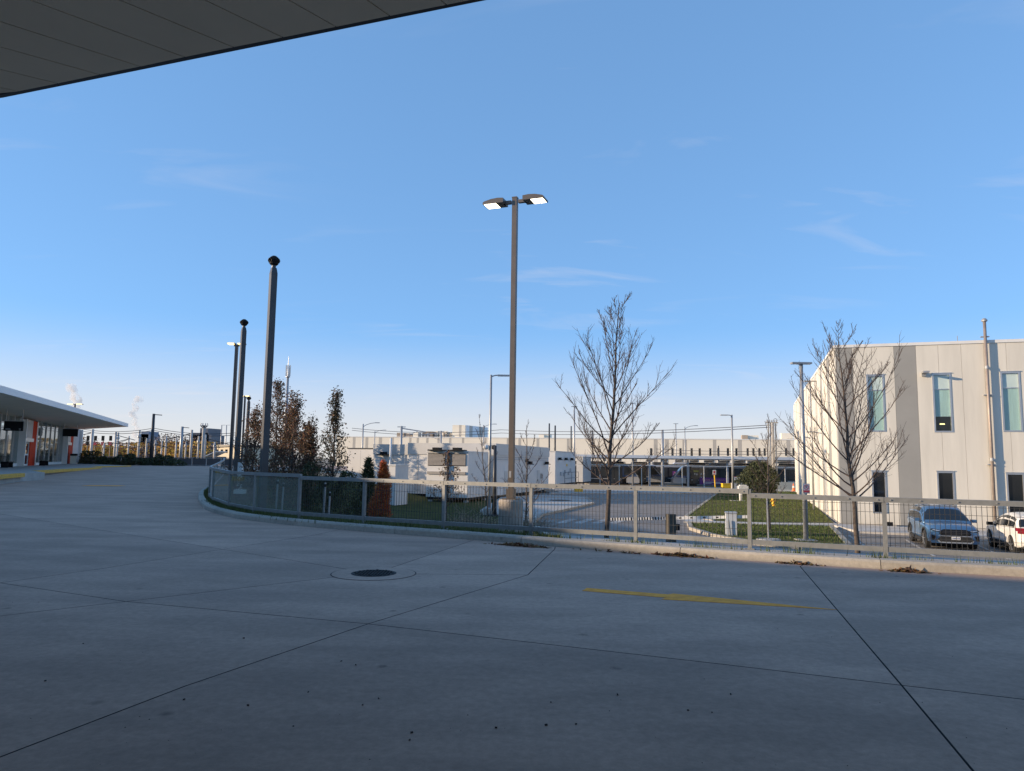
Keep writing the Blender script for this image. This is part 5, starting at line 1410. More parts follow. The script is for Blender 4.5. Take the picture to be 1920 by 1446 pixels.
# ================================================================== CARS
def loft(mb, secs, close=True):
    n = len(secs[0]); o = len(mb.v)
    for s in secs: mb.v += [tuple(p) for p in s]
    for i in range(len(secs) - 1):
        for k in range(n - 1):
            mb.f.append((o + i * n + k, o + i * n + k + 1, o + (i + 1) * n + k + 1, o + (i + 1) * n + k))
    if close:
        mb.f.append(tuple(o + k for k in reversed(range(n)))); e = o + (len(secs) - 1) * n; mb.f.append(tuple(e + k for k in range(n)))
def interp(tab, x):
    if x <= tab[0][0]: return tab[0][1:]
    for a, b in zip(tab[:-1], tab[1:]):
        if x <= b[0]:
            t = (x - a[0]) / (b[0] - a[0]); return tuple(lerp(u, v, t) for u, v in zip(a[1:], b[1:]))
    return tab[-1][1:]
def car(label, loc, heading, paint, kind):
    o = thing('parked_car', label, 'car', loc, heading, 'cars parked in the lot')
    suv = kind == 'suv'
    # x, half width, sill z, shoulder z, top z
    tab = [(-2.30, .74, .42, .86, .92), (-2.22, .86, .32, 1.02, 1.06), (-1.9, .915, .27, 1.06, 1.10), (-1.0, .93, .25, 1.04, 1.08), (0.0, .93, .25, 1.01, 1.05), (.95, .925, .25, .99, 1.09), (1.5, .915, .26, .95, 1.06), (1.95, .895, .28, .90, 1.01), (2.18, .85, .30, .80, .92), (2.29, .74, .36, .66, .76)] if suv else \
          [(-2.22, .74, .40, .80, .92), (-2.12, .86, .32, 1.00, 1.04), (-1.8, .90, .26, 1.03, 1.06), (-1.0, .91, .24, 1.0, 1.04), (0.0, .91, .24, .96, 1.0), (.9, .90, .24, .92, 1.0), (1.5, .89, .25, .86, .95), (1.95, .86, .27, .80, .88), (2.15, .78, .30, .68, .76), (2.22, .66, .36, .58, .64)]
    def sec(x):
        w, zs, zh, zt = interp(tab, x); m = (zs + zh) / 2
        half = [(w * .80, zs), (w * .96, zs + .05), (w * 1.0, zs + .22), (w * .975, m + .04), (w * .995, zh - .10), (w * .96, zh), (w * .82, lerp(zh, zt, .65)), (w * .4, zt), (0, zt + .012)]
        return [(x, -y, z) for y, z in half] + [(x, y, z) for y, z in half[::-1][1:]]
    xs = [t[0] for t in tab]; allx = sorted(set(xs + [lerp(a, b, f) for a, b in zip(xs[:-1], xs[1:]) for f in (.33, .67)]))
    mb = MB(); loft(mb, [sec(x) for x in allx])
    body = mb.build('body', paint, o, smooth=True, world=False)
    # wheel wells cut out of the body
    wx = (1.36, -1.33) if suv else (1.33, -1.33); R = .36 if suv else .335
    cut = MB()
    for x in wx:
        for s in (-1, 1):
            cut.tube([(x, s * .62, R - .0), (x, s * 1.2, R)], R + .065, 28)
    co = cut.build('cutter', M_BLACK, None)
    co.matrix_basis = o.matrix_basis
    md = body.modifiers.new('b', 'BOOLEAN'); md.operation = 'DIFFERENCE'; md.object = co; md.solver = 'EXACT'
    bpy.context.view_layer.update()
    dg = bpy.context.evaluated_depsgraph_get(); me = bpy.data.meshes.new_from_object(body.evaluated_get(dg))
    body.modifiers.clear(); body.data = me; bpy.data.objects.remove(co)
    me.materials.clear(); me.materials.append(paint)
    for p in me.polygons: p.material_index = 0; p.use_smooth = True
    # greenhouse
    gt = [(-2.12, 1.08, .80), (-1.80, 1.58, .68), (-1.3, 1.655, .655), (-.5, 1.69, .64), (.15, 1.655, .63), (.42, 1.56, .64), (1.12, 1.05, .78)] if suv else \
         [(-2.02, 1.03, .77), (-1.75, 1.40, .66), (-1.2, 1.50, .63), (-.4, 1.55, .62), (.2, 1.50, .61), (.55, 1.37, .64), (1.25, .95, .76)]
    def gsec(x):
        h, wt = interp(gt, x); wb = interp(tab, x)[0] * .945; zb = interp(tab, x)[2] - .02
        h = max(h, zb + .03)
        f = min(1, (h - zb) / .55)
        half = [(wb, zb), (lerp(wb, wt + .10, .55 * f), lerp(zb, h, .55)), (lerp(wb, wt + .03, f), h - .06 * f - .005), (lerp(wb, wt - .07, f), h - .012), (lerp(wb, wt, f) * .5, h + .015 * f), (0, h + .022 * f)]
        return [(x, -y, z) for y, z in half] + [(x, y, z) for y, z in half[::-1][1:]]
    gx = sorted(set([t[0] for t in gt] + [lerp(a[0], b[0], f) for a, b in zip(gt[:-1], gt[1:]) for f in (.33, .67)]))
    mb = MB(); loft(mb, [gsec(x) for x in gx]); mb.build('cabin', paint, o, smooth=True, world=False)
    # side glass follows the cabin side, a few millimetres proud
    def side(x, f, s, off=.008):
        h, wt = interp(gt, x); S = gsec(x); a, b, c = S[0], S[1], S[2]
        if f < .55: t = f / .55; y, z = lerp(-a[1], -b[1], t), lerp(a[2], b[2], t)
        else: t = (f - .55) / .45; y, z = lerp(-b[1], -c[1], t), lerp(b[2], c[2], t)
        return (x, s * (y + off), z)
    spans = ((.72, .10), (.04, -.92), (-.98, -1.72)) if suv else ((.80, .12), (.06, -.85), (-.91, -1.62))
    for s in (-1, 1):
        for a, b in spans:
            mb = MB(); n = 5; V = []
            for i in range(n + 1):
                x = lerp(a, b, i / n)
                for f in (.10, .5, .90): V.append(side(x, f, s))
            F = [(i * 3 + k, i * 3 + k + 1, (i + 1) * 3 + k + 1, (i + 1) * 3 + k) for i in range(n) for k in range(2)]
            if s > 0: F = [tuple(reversed(q_)) for q_ in F]
            mb.add(V, F); mb.build('side_window', M_GLASSDARK, o, world=False)
        # belt trim
        mb = MB().bar(side(.75, .05, s, .012), side(-1.75 if suv else -1.65, .05, s, .012), .02, .025); mb.build('belt_trim', M_BLACK, o, world=False)
    def screen(xa, xb, name, m, fa=.06, fb=.93, n=6):
        mb = MB(); V = []
        for i in range(n + 1):
            x = lerp(xa, xb, i / n); S = gsec(x); L = [S[2], S[3], S[4], S[5]]
            row = [(p[0] + (.012 if xa > 0 else -.012), p[1] * .96, p[2] + .010) for p in L] + [(p[0] + (.012 if xa > 0 else -.012), -p[1] * .96, p[2] + .010) for p in L[::-1][1:]]
            V += row
        k = 7
        mb.add(V, [(i * k + j, i * k + j + 1, (i + 1) * k + j + 1, (i + 1) * k + j) for i in range(n) for j in range(k - 1)])
        return mb.build(name, m, o, smooth=True, world=False)
    if suv: screen(1.02, .47, 'windscreen', M_GLASSDARK); screen(-2.06, -1.84, 'rear_window', M_GLASSDARK)
    else: screen(1.15, .6, 'windscreen', M_GLASSDARK); screen(-1.98, -1.78, 'rear_window', M_GLASSDARK)
    # wheels
    for x in wx:
        for s in (-1, 1):
            wy = s * (.80 if suv else .78)
            MB().tube([(x, wy - s * .11, R), (x, wy - s * .09, R), (x, wy + s * .09, R), (x, wy + s * .115, R)], [R - .04, R, R, R - .035], 28).build('tyre', M_BLACKRUB, o, smooth=False, world=False)
            rim = MB().tube([(x, wy + s * .08, R), (x, wy + s * .118, R)], [R * .66, R * .62], 24)
            rim.build('rim', M_BLACK, o, world=False)
            sp_ = MB()
            for k in range(5):
                a = 2 * pi * k / 5 + .3
                sp_.bar((x, wy + s * .124, R), (x + cos(a) * R * .64, wy + s * .124, R + sin(a) * R * .64), .02, .055, up=Vector((0, s, 0)))
            sp_.tube([(x, wy + s * .118, R), (x, wy + s * .135, R)], R * .16, 12)
            sp_.build('spokes', M_ALU, o, world=False)
            # dark arch lining / cladding ring
            ar = MB(); n = 14
            for k in range(n):
                a0, a1 = pi * k / n, pi * (k + 1) / n
                yy = s * (interp(tab, x)[0] + .004)
                for r0, r1 in ((R + .062, R + (.125 if suv else .09)),):
                    ar.add([(x + cos(a) * r, yy, R + sin(a) * r) for a, r in ((a0, r0), (a1, r0), (a1, r1), (a0, r1))] + [(x + cos(a) * r, yy - s * .06, R + sin(a) * r) for a, r in ((a0, r0), (a1, r0), (a1, r1), (a0, r1))], [(0, 1, 2, 3), (0, 3, 7, 4), (1, 5, 6, 2), (0, 4, 5, 1), (3, 2, 6, 7)])
            ar.build('wheel_arch', M_BLACKRUB if suv else paint, o, world=False)
        MB().box((x, 0, R), (R * 1.9, 1.3, R * 1.4)).build('wheel_well', M_BLACK, o, world=False)
    MB().box((0, 0, .27), (3.9, 1.62, .16)).build('underbody', M_BLACK, o, world=False)
    for s in (-1, 1):
        MB().box((0.0, s * (.915 if suv else .9), .33), (1.95, .07, .13)).build('sill', M_BLACKRUB, o, world=False)
        mr = MB().box((.78, s * 1.02, 1.10 if suv else 1.0), (.14, .20, .13)).box((.78, s * .92, 1.06 if suv else .97), (.06, .12, .05)).build('mirror', paint if suv else M_BLACK, o, world=False)
    if suv:
        def nose(pts, x0, m, name, par=None, d=.03):   # plate wrapped round the nose, pts = (y, z)
            def X(y, z): return x0 - .10 * (abs(y) / .9) ** 4 - max(0, z - .70) * .5
            ys = [p[0] for p in pts]; ya, yb = min(ys), max(ys); N_ = max(2, int((yb - ya) / .06))
            rows_ = []
            for i in range(N_ + 1):
                y = lerp(ya + 1e-4, yb - 1e-4, i / N_); zs_ = []
                for j in range(len(pts)):
                    (y0, z0), (y1, z1) = pts[j - 1], pts[j]
                    if (y0 - y) * (y1 - y) <= 0 and abs(y1 - y0) > 1e-9: zs_.append(z0 + (z1 - z0) * (y - y0) / (y1 - y0))
                rows_.append((y, min(zs_), max(zs_)))
            mb = MB()
            for (y0, a0, b0), (y1, a1, b1) in zip(rows_[:-1], rows_[1:]):
                m0, m1 = (a0 + b0) / 2, (a1 + b1) / 2
                for lo0, hi0, lo1, hi1 in ((a0, m0, a1, m1), (m0, b0, m1, b1)):
                    fr = [(X(y0, lo0), y0, lo0), (X(y1, lo1), y1, lo1), (X(y1, hi1), y1, hi1), (X(y0, hi0), y0, hi0)]
                    bk = [(p[0] - .08, p[1], p[2]) for p in fr]
                    mb.add(fr + bk, [(0, 1, 2, 3), (0, 4, 5, 1), (3, 2, 6, 7), (0, 3, 7, 4), (1, 5, 6, 2)])
            return mb.build(name, m, par or o, world=False)
        bump = nose([(-.86, .30), (.86, .30), (.88, .52), (.84, .74), (-.84, .74), (-.88, .52)], 2.325, paint, 'front_bumper')
        up = nose([(-.56, .68), (-.42, .84), (.42, .84), (.56, .68), (.50, .61), (-.50, .61)], 2.35, M_BLACK, 'upper_grille')
        for k in range(3): nose([(-.48, .64 + .06 * k), (.48, .64 + .06 * k), (.47, .655 + .06 * k), (-.47, .655 + .06 * k)], 2.36, M_DARKPOLE, 'grille_bar', up)
        nose([(-.50, .575), (.50, .575), (.66, .42), (.58, .33), (-.58, .33), (-.66, .42)], 2.352, M_BLACKRUB, 'lower_grille')
        nose([(-.60, .44), (-.54, .36), (.54, .36), (.60, .44), (.64, .42), (.56, .315), (-.56, .315), (-.64, .42)], 2.37, M_ALU, 'skid_trim')
        nose([(-.60, .60), (.60, .60), (.62, .575), (-.62, .575)], 2.355, M_ALU, 'grille_trim')
        MB().lathe((0, 0, 0), [(.055, 0), (.06, .006), (.05, .012)], 20).build('emblem', M_ALU, o, world=False).matrix_basis = Matrix.Translation((2.285, 0, .77)) @ Matrix.Rotation(radians(75), 4, 'Y') @ Matrix.Scale(.72, 4, (1, 0, 0))
        pl = nose([(-.16, .44), (.16, .44), (.16, .56), (-.16, .56)], 2.375, M_WHITE, 'licence_plate')
        for k in range(6): 
            yy = -.115 + .045 * k
            nose([(yy, .475), (yy + .026, .475), (yy + .026, .53), (yy, .53)], 2.379, mat('plate_blue', (.05, .08, .2), .6, var=0), 'plate_character', pl)
        for s in (-1, 1):
            hl = nose([(s * .46, .80), (s * .80, .86), (s * .86, .80), (s * .62, .735)], 2.375, M_GLASSDARK, 'headlight')
            nose([(s * .50, .79), (s * .78, .835), (s * .80, .81), (s * .60, .76)], 2.385, M_ALU, 'headlight_lens', hl)
            nose([(s * .68, .56), (s * .82, .62), (s * .82, .42), (s * .72, .40)], 2.375, M_BLACK, 'fog_lamp_pocket')
        for s in (-1, 1): MB().bar((.0, s * .56, 1.735), (-1.6, s * .57, 1.70), .03, .03).build('roof_rail', M_BLACK, o, world=False)
        MB().box((.42, .25, 1.50), (.02, .07, .06)).build('windscreen_sticker', M_WHITE, o, world=False)
    else:
        red = mat('tail_light_red', (0.22, 0.012, 0.02), .2, var=0, coat=.6)
        for s in (-1, 1):
            tl_ = MB().prism([(-2.20, s * .55), (-2.235, s * .58), (-2.12, s * .89), (-1.98, s * .935), (-1.95, s * .92)], .93, 1.05)
            tl_.prism([(-2.22, s * .70), (-2.235, s * .70), (-2.16, s * .87), (-2.10, s * .89)], .84, .928)
            tl_.build('tail_light', red, o, world=False)
        MB().prism([(-2.24, -.70), (-2.28, -.6), (-2.28, .6), (-2.24, .70), (-2.05, .8), (-2.05, -.8)], .30, .46).build('rear_bumper', M_BLACKRUB, o, world=False)
        MB().box((-2.275, 0, .66), (.02, .32, .13)).build('licence_plate', M_WHITE, o, world=False)
        MB().prism([(-1.72, -.6), (-1.95, -.58), (-1.95, .58), (-1.72, .6)], 1.455, 1.475).build('spoiler', paint, o, world=False)
    return o
PB_ = mat('car_paint_blue', (0.065, 0.15, 0.28), 0.3, 0.3, var=0.0, coat=0.8)
PW_ = mat('car_paint_white', (0.72, 0.70, 0.66), 0.3, 0.0, var=0.0, coat=0.8)
hd_ = atan2(-BX.y, -BX.x)
pf = G(1790, 1033, LOW)
cpos = Vector((pf.x, pf.y, LOW)) + BX * 2.1 
car('light blue compact SUV parked nose out, facing the fence', (cpos.x, cpos.y, LOW), hd_, PB_, 'suv')
pr = G(1898, 1039, LOW)
cpos = Vector((pr.x, pr.y, LOW)) + BX * 1.33 + AX * .88
car('white hatchback parked nose in beside the blue SUV, cut off by the picture edge', (cpos.x, cpos.y, LOW), atan2(BX.y, BX.x), PW_, 'hatch')

# ================================================================== TREES AND SHRUBS
def branch_path(p, d, L, up, n, rng, wig=.12):
    pts = [p.copy()]; d = d.normalized()
    for k in range(n):
        d = (d + ZX * up / n + Vector((rng.gauss(0, wig), rng.gauss(0, wig), rng.gauss(0, wig * .6))) / n ** .5).normalized()
        p = p + d * (L / n); pts.append(p.copy())
    return pts
def bare_tree(label, base, H, h0, spread, r0, seed, nprim=24, leaders=2, lean=(0, 0), leaves=None, twig=1.0, el0=(28, 62), nsec=7, group=None, extra=(), cat='tree', name='bare_tree', top_taper=1.0, vase=1.45):
    rng = random.Random(seed)
    o = thing(name, label, cat, base, 0, group)
    tr = MB(); cr_ = MB(); ends = []
    base = Vector(base)
    n = 12; pts = []; p = base.copy(); x = y = 0
    for k in range(n + 1):
        f = k / n
        x += rng.gauss(0, .03 * H / 9); y += rng.gauss(0, .03 * H / 9)
        pts.append(base + Vector((x + lean[0] * f, y + lean[1] * f, H * f)))
    rad = [max(.008, r0 * (1 - (k / n)) ** .85 + .006) for k in range(n + 1)]
    rad[0] *= 1.25
    tr.tube(pts, rad, 9); tr.build('trunk', M_BARK, o, smooth=True)
    def at(f): 
        i = min(n - 1, int(f * n)); return pts[i].lerp(pts[i + 1], f * n - i), lerp(rad[i], rad[i + 1], f * n - i)
    az = rng.random() * 6
    prim = []
    for k in range(nprim):
        f = h0 + (.95 - h0) * (k / (nprim - 1)) ** vase
        az += 2.4 + rng.gauss(0, .35)
        u = (f - h0) / (1 - h0)
        el = lerp(el0[0], el0[1], u) + rng.gauss(0, 8)
        L = spread * (1.0 + .72 * sin(pi * min(1, u * 1.15 + .10))) * (1 - .58 * u * top_taper) * rng.uniform(.65, 1.15)
        prim.append((f, az, el, L))
    for f, a_, e_, L_ in extra: prim.append((f, a_, e_, L_))
    for f, a, el, L in prim:
        p, r = at(f)
        d = Vector((cos(a) * cos(radians(el)), sin(a) * cos(radians(el)), sin(radians(el))))
        bp_ = branch_path(p, d, L, rng.uniform(.25, .85), 8, rng, .16)
        r1 = min(r * .5, .010 + L * .0085)
        cr_.tube(bp_, [lerp(r1, .006, (k / 8) ** .7) for k in range(9)], 5)
        ends.append((bp_[-1], d))
        for j in range(nsec):
            g = .22 + .74 * (j + rng.random() * .6) / nsec
            i = min(7, int(g * 8)); q = bp_[i].lerp(bp_[i + 1], g * 8 - i); dd = (bp_[i + 1] - bp_[i]).normalized()
            sidev = dd.cross(ZX).normalized() * (1 if j % 2 else -1)
            sv = sidev.lerp(Vector((rng.gauss(0, 1), rng.gauss(0, 1), rng.gauss(0, .6))), .3)
            d2 = (dd * .85 + sv * .75 + ZX * .1).normalized()
            L2 = L * .42 * (1.1 - g * .75) * rng.uniform(.45, 1.4)
            b2 = branch_path(q, d2, L2, .6, 5, rng, .14)
            cr_.tube(b2, [lerp(.0095, .0045, k / 5) for k in range(6)], 4, cap=False)
            ends.append((b2[-1], d2))
            nt = int(rng.uniform(3, 6) * twig)
            for m in range(nt):
                g2 = .2 + .78 * (m + rng.random() * .5) / max(1, nt); i2 = min(4, int(g2 * 5)); q2 = b2[i2].lerp(b2[i2 + 1], min(1, g2 * 5 - i2)); e2 = (b2[i2 + 1] - b2[i2]).normalized()
                s2 = Vector((rng.gauss(0, 1), rng.gauss(0, 1), rng.gauss(.2, .7))).normalized()
                b3 = branch_path(q2, (e2 * .7 + s2 * .65), L2 * .34 * rng.uniform(.6, 1.3), .35, 3, rng, .12)
                cr_.tube(b3, [.0052, .0044, .0038, .0032], 3, cap=False)
                ends.append((b3[-1], e2)); ends.append((b3[1], e2))
    cr_.build('branches', M_TWIG, o)
    if leaves:
        nl, size, ms = leaves
        for mi, mm in enumerate(ms):
            lf = MB()
            for k in range(nl // len(ms)):
                q, _ = ends[rng.randrange(len(ends))]
                c = q + Vector((rng.gauss(0, .09), rng.gauss(0, .09), rng.gauss(-.02, .09)))
                if c.z < base.z + .25: continue
                leaf(lf, c, size * rng.uniform(.6, 1.25), rng)
            lf.build('foliage', mm, o)
    return o
def leaf(mb, c, s, rng):
    a = Vector((rng.gauss(0, 1), rng.gauss(0, 1), rng.gauss(0, 1))).normalized(); b = a.cross(Vector((rng.gauss(0, 1), rng.gauss(0, 1), rng.gauss(0, 1)))).normalized(); n = a.cross(b)
    mb.add([c - a * s * .6, c + b * s * .34 + n * s * .12, c + a * s * .6, c - b * s * .34 + n * s * .1], [(0, 1, 2), (0, 2, 3)])

t1 = P(1133, 1000, 24.0)
bare_tree('large bare tree with a spreading crown behind the fence right of the lamp', (t1.x + .02, t1.y, LOW), 8.7, .27, 2.25, .085, 14, nprim=30, lean=(.55, 0), nsec=9, el0=(32, 58), twig=1.2, vase=1.25, extra=((.46, .3, 70, 3.7), (.40, pi + .3, 64, 3.6), (.52, pi - .6, 74, 3.0)))
t2 = P(1609, 1010, 24.0)
bare_tree('bare tree with a low side limb in front of the cream office wall', (t2.x, t2.y, LOW), 7.6, .28, 2.35, .082, 33, nprim=28, lean=(-.3, 0), nsec=9, el0=(30, 64), twig=1.2, vase=1.25, extra=((.30, pi - .15, 30, 3.0), (.45, .2, 70, 3.2), (.42, 2.6, 72, 4.2), (.38, 5.9, 62, 3.0)))
t3 = G(1443, 999, LOW)
bare_tree('thin young bare tree on the lawn by the yellow hydrant', (t3.x, t3.y, LOW), 5.4, .22, 1.25, .055, 41, nprim=18, nsec=5, el0=(30, 70))
t4 = P(914, 950, 40)
bare_tree('slender bare sapling beside the silver camera pole', (t4.x, t4.y, -1.45), 5.6, .2, .85, .035, 43, nprim=14, nsec=5, lean=(-.5, 0), el0=(35, 72))
t5 = P(988, 960, 30)
bare_tree('small bare sapling to the right of the concrete lamp pier', (t5.x, t5.y, -1.5), 4.6, .2, 1.0, .04, 47, nprim=15, nsec=5, el0=(25, 66))
t6 = P(838, 950, 33)
bare_tree('sparse sapling with a few dark leaves in front of the cooling house', (t6.x, t6.y, -1.35), 3.2, .25, .75, .03, 53, nprim=14, nsec=5, leaves=(420, .10, [M_LEAFDARK, M_LEAFBROWN]), name='sapling')
# brown-leaved young oaks on the bank
bz_ = lambda x, y: -.45
for k, (px, ytop, Y, zb, sp_, H_, nl, lab, ms) in enumerate((
        (478, 775, 27.5, -.25, .62, None, 2600, 'brown-leaved young tree just right of the second vent stack', [M_LEAFBROWN, M_LEAFDARK]),
        (524, 722, 27.0, -.5, .72, None, 3000, 'tallest brown-leaved young tree right of the nearest vent stack', [M_LEAFBROWN, M_LEAFDARK]),
        (552, 752, 26.0, -.6, .80, None, 3400, 'dense brown-leaved young tree in the middle of the clump', [M_LEAFBROWN, M_LEAFBROWN, M_LEAFDARK]),
        (580, 800, 25.5, -.6, .45, None, 2200, 'lower brown-leaved young tree at the right of the clump', [M_LEAFDARK, M_LEAFBROWN]),
        (630, 733, 24.0, -.6, .50, None, 2600, 'slim dark-leaved young tree standing alone left of the equipment houses', [M_LEAFDARK, M_EVERGREEN, M_LEAFDARK]))):
    top = P(px, ytop, Y); zb = zb
    bare_tree(lab, (top.x, top.y, zb), top.z - zb, .10, sp_ * (1.3 if k == 4 else 1.65), .045, 60 + k, nprim=32, nsec=6, twig=.8, vase=1.0, leaves=(int(nl * 1.25), .066, ms), name='young_tree', group='brown-leaved young trees', el0=(34, 74), top_taper=1.1)

for k, (px, ytop, Y, lab) in enumerate(((548, 782, 64, 'background tree with sparse leaves just behind the brown clump, left one'), (574, 800, 66, 'background tree with sparse leaves just behind the brown clump, right one'))):
    top = P(px, ytop, Y)
    bare_tree(lab, (top.x, top.y, LOW), top.z - LOW, .15, 1.9, .08, 90 + k, nprim=26, nsec=6, twig=.7, leaves=(2600, .17, [M_LEAFBROWN, M_LEAFDARK]), name='young_tree', el0=(30, 70), vase=1.1)
def shrub(label, c, rx, rz, n, size, ms, seed, cone=0.0, name='shrub', group=None, stems=6, cat='shrub'):
    rng = random.Random(seed); c = Vector(c); o = thing(name, label, cat, c, 0, group)
    st_ = MB()
    for k in range(stems):
        a = rng.random() * 2 * pi; st_.tube([c, c + Vector((cos(a) * rx * .3, sin(a) * rx * .3, rz * .6)), c + Vector((cos(a) * rx * .55 * (1 - cone), sin(a) * rx * .55 * (1 - cone), rz * 1.1))], [.02, .012, .005], 4)
    st_.build('stems', M_TWIG, o)
    lobes = [(rng.uniform(0, 2 * pi), rng.uniform(.15, .9), rng.uniform(.8, 1.2)) for _ in range(9)]
    for m in ms:
        lf = MB()
        for k in range(n // len(ms)):
            h = rng.random() ** (1.4 if cone else .9); a = rng.random() * 2 * pi
            prof = (1 - h) ** .5 * (1 - .1 * h) if cone else sqrt(max(0, 1 - (2 * h - .85) ** 2 / 1.4))
            bump_ = 1 + .22 * sum(l[2] * cos(a - l[0]) * math.exp(-((h - l[1]) * 4) ** 2) for l in lobes)
            r = rx * prof * bump_ * sqrt(rng.uniform(.25, 1.0))
            p = c + Vector((cos(a) * r, sin(a) * r, h * 2 * rz * rng.uniform(.96, 1.05)))
            if cone:
                p += Vector((rng.gauss(0, .035), rng.gauss(0, .035), rng.gauss(0, .03)))
                d = Vector((cos(a) + rng.gauss(0, .4), sin(a) + rng.gauss(0, .4), .7)).normalized(); s = size * rng.uniform(.6, 1.3); b = d.cross(Vector((rng.gauss(0, 1), rng.gauss(0, 1), rng.gauss(0, 1)))).normalized() * s * .22
                lf.add([p - d * s * .4 - b, p - d * s * .4 + b, p + d * s * .8], [(0, 1, 2)])
            else: leaf(lf, p, size * rng.uniform(.6, 1.3), rng)
        lf.build('foliage', m, o)
    return o
q = P(716, 960, 24.5); zo = P(716, 966, 24.5).z
shrub('orange-red cone-shaped conifer behind the fence', (q.x, q.y, zo), .36, (P(716, 868, 24.5).z - zo) / 2, 5200, .085, [M_CONIFERORANGE], 5, cone=1, name='conifer', cat='conifer')
q = P(690, 930, 26.5); zo = -.75
shrub('dull green bushy conifer left of the orange one', (q.x, q.y, zo), .42, (P(690, 862, 26.5).z - zo) / 2, 4200, .10, [M_SHRUB, M_EVERGREEN], 6, cone=1, name='conifer', cat='conifer')
for k, (px, yt, Y, rx, lab) in enumerate(((585, 850, 24.3, .55, 'dark evergreen shrub under the right side of the brown tree clump'), (648, 868, 23.4, .45, 'dark evergreen shrub at the foot of the lone slim tree'), (610, 880, 23.0, .45, 'low dark evergreen shrub between the brown clump and the lone slim tree'), (470, 868, 25.8, .5, 'low brown-green shrub between the nearest and second vent stacks'), (520, 850, 25.5, .7, 'wide brown shrub right of the nearest vent stack'), (552, 868, 25.0, .6, 'low brown shrub at the foot of the brown tree clump'))):
    q = P(px, yt, Y); zo = -.6
    shrub(lab, (q.x, q.y, zo), rx, (q.z - zo) / 2 * .85, 1700, .07, [M_EVERGREEN, M_SHRUB] if k < 3 else [M_LEAFBROWN, M_LEAFDARK], 20 + k, group='shrubs on the bank')
q = P(1424, 900, 72)
shrub('large round evergreen bush behind the thin young tree', (q.x, q.y, LOW), 1.9, (P(1420, 868, 72).z - LOW) / 2, 7000, .17, [M_SHRUB, M_EVERGREEN], 33)
# tangle of dry twigs on the bank below the cooling house
rng = random.Random(77)
for k, (px, py, Y, lab) in enumerate(((870, 962, 23.0, 'low tangle of dry pale twigs behind the fence, left one'), (905, 968, 22.0, 'low tangle of dry pale twigs left of the lamp pier'), (1002, 975, 22.5, 'small dry bush of twigs right of the lamp pier'))):
    q = P(px, py, Y); q.z = P(px, 985, Y).z
    o = thing('dry_bush', lab, 'bush', q, 0, 'dry twig bushes')
    mb = MB()
    for j in range(90):
        a = rng.random() * 2 * pi; el = rng.uniform(.15, 1.2); L = rng.uniform(.35, .95)
        st_ = q + Vector((rng.gauss(0, .25), rng.gauss(0, .25), 0))
        b2 = branch_path(st_, Vector((cos(a) * cos(el), sin(a) * cos(el), sin(el))), L, -.5, 5, rng, .18)
        mb.tube(b2, [.007, .006, .005, .004, .004, .003], 3, cap=False)
    mb.build('twigs', mat('dry_twig', (0.30, 0.235, 0.17), .9, var=0, island=.3), o)
# timber stakes by the young trees on the bank
for k, (px, yt, yb, Y, lab) in enumerate(((619, 922, 968, 20.0, 'grey stake leaning beside the lone slim tree, right one'), (610, 905, 970, 20.2, 'pale tree stake left of the leaning grey stake'), (532, 905, 952, 21.5, 'pale tree stake behind the glass fence, right of a pair'), (521, 900, 951, 21.7, 'pale tree stake behind the glass fence, left of a pair'))):
    a = P(px, yt, Y); b = P(px - 4, yb, Y)
    o = thing('tree_stake', lab, 'stake', (b.x, b.y, b.z - .4), 0, 'tree stakes')
    MB().tube([b - ZX * .4, a], .028, 6).build('stake', M_STEELGREY, o); MB().tube([a - ZX * .12, a - ZX * .04], .034, 6).build('tie', M_BLACK, o)

# ================================================================== RAIL YARD AT THE FAR LEFT
YZ = .1
poles_ = [(174, 805, 108, .62), (217.5, 810, 118, .55), (195.5, 831, 105, .34), (262, 807, 118, .52), (275.6, 822, 98, .36), (292, 825, 104, .36), (304, 827, 108, .34), (312, 818, 102, .36), (360, 806, 100, .5), (373, 818, 98, .38), (386, 815, 100, .36), (403, 829, 104, .42), (331, 822, 108, .36), (349, 828, 101, .32), (222, 811, 128, .5), (242, 818, 125, .4)]
poles_.sort()
Mpl = mat('yard_pole', (0.46, 0.44, 0.41), .6, .1, var=.1)
for k, (px, yt, Y, w) in enumerate(poles_):
    q = P(px, yt, Y); o = thing('yard_pole', ORD[k] + ' grey yard pole counted from the station end towards the fence bend', 'pole', (q.x, q.y, 0), 0, 'yard poles')
    H = q.z
    w *= .72
    MB().tube([(0, 0, 0), (0, 0, H)], [w * .5, w * .42], 10).build('shaft', Mpl, o, world=False, smooth=True)
    MB().lathe((0, 0, 0), [(w * .9, 0), (w * .9, .5), (w * .6, .6)], 10).build('footing', M_WALK, o, world=False)
    if k % 2 == 0:
        s = 1 if k % 4 else -1
        MB().bar((0, 0, H - .5), (s * 3.2, 0, H - 1.3), .1, .1).bar((0, 0, H - 2.0), (s * 2.4, 0, H - 1.1), .06, .06).build('cantilever', M_DARKPOLE, o, world=False)
    else:
        MB().lathe((0, 0, H * .78), [(w * .5, 0), (w * .75, .1), (w * .75, .35), (w * .5, .45)], 10).build('clamp', M_STEELGREY, o, world=False)
o, H = pole('dark arm lamp post standing tall over the yard hedge', 288.5, 776, 92, .2, .48, None, M_DARKPOLE, name='street_lamp', cat='street lamp')
MB().bar((0, 0, H - .1), (1.05, 0, H - .16), .12, .1).build('lamp_head', M_DARKPOLE, o, world=False)
o, H = pole('grey arm lamp post right of the tall dark one over the yard', 342, 800, 96, .2, .5, None, M_STEELGREY, name='street_lamp', cat='street lamp')
MB().bar((0, 0, H - .1), (.9, 0, H - .16), .1, .08).build('lamp_head', M_DARKPOLE, o, world=False)
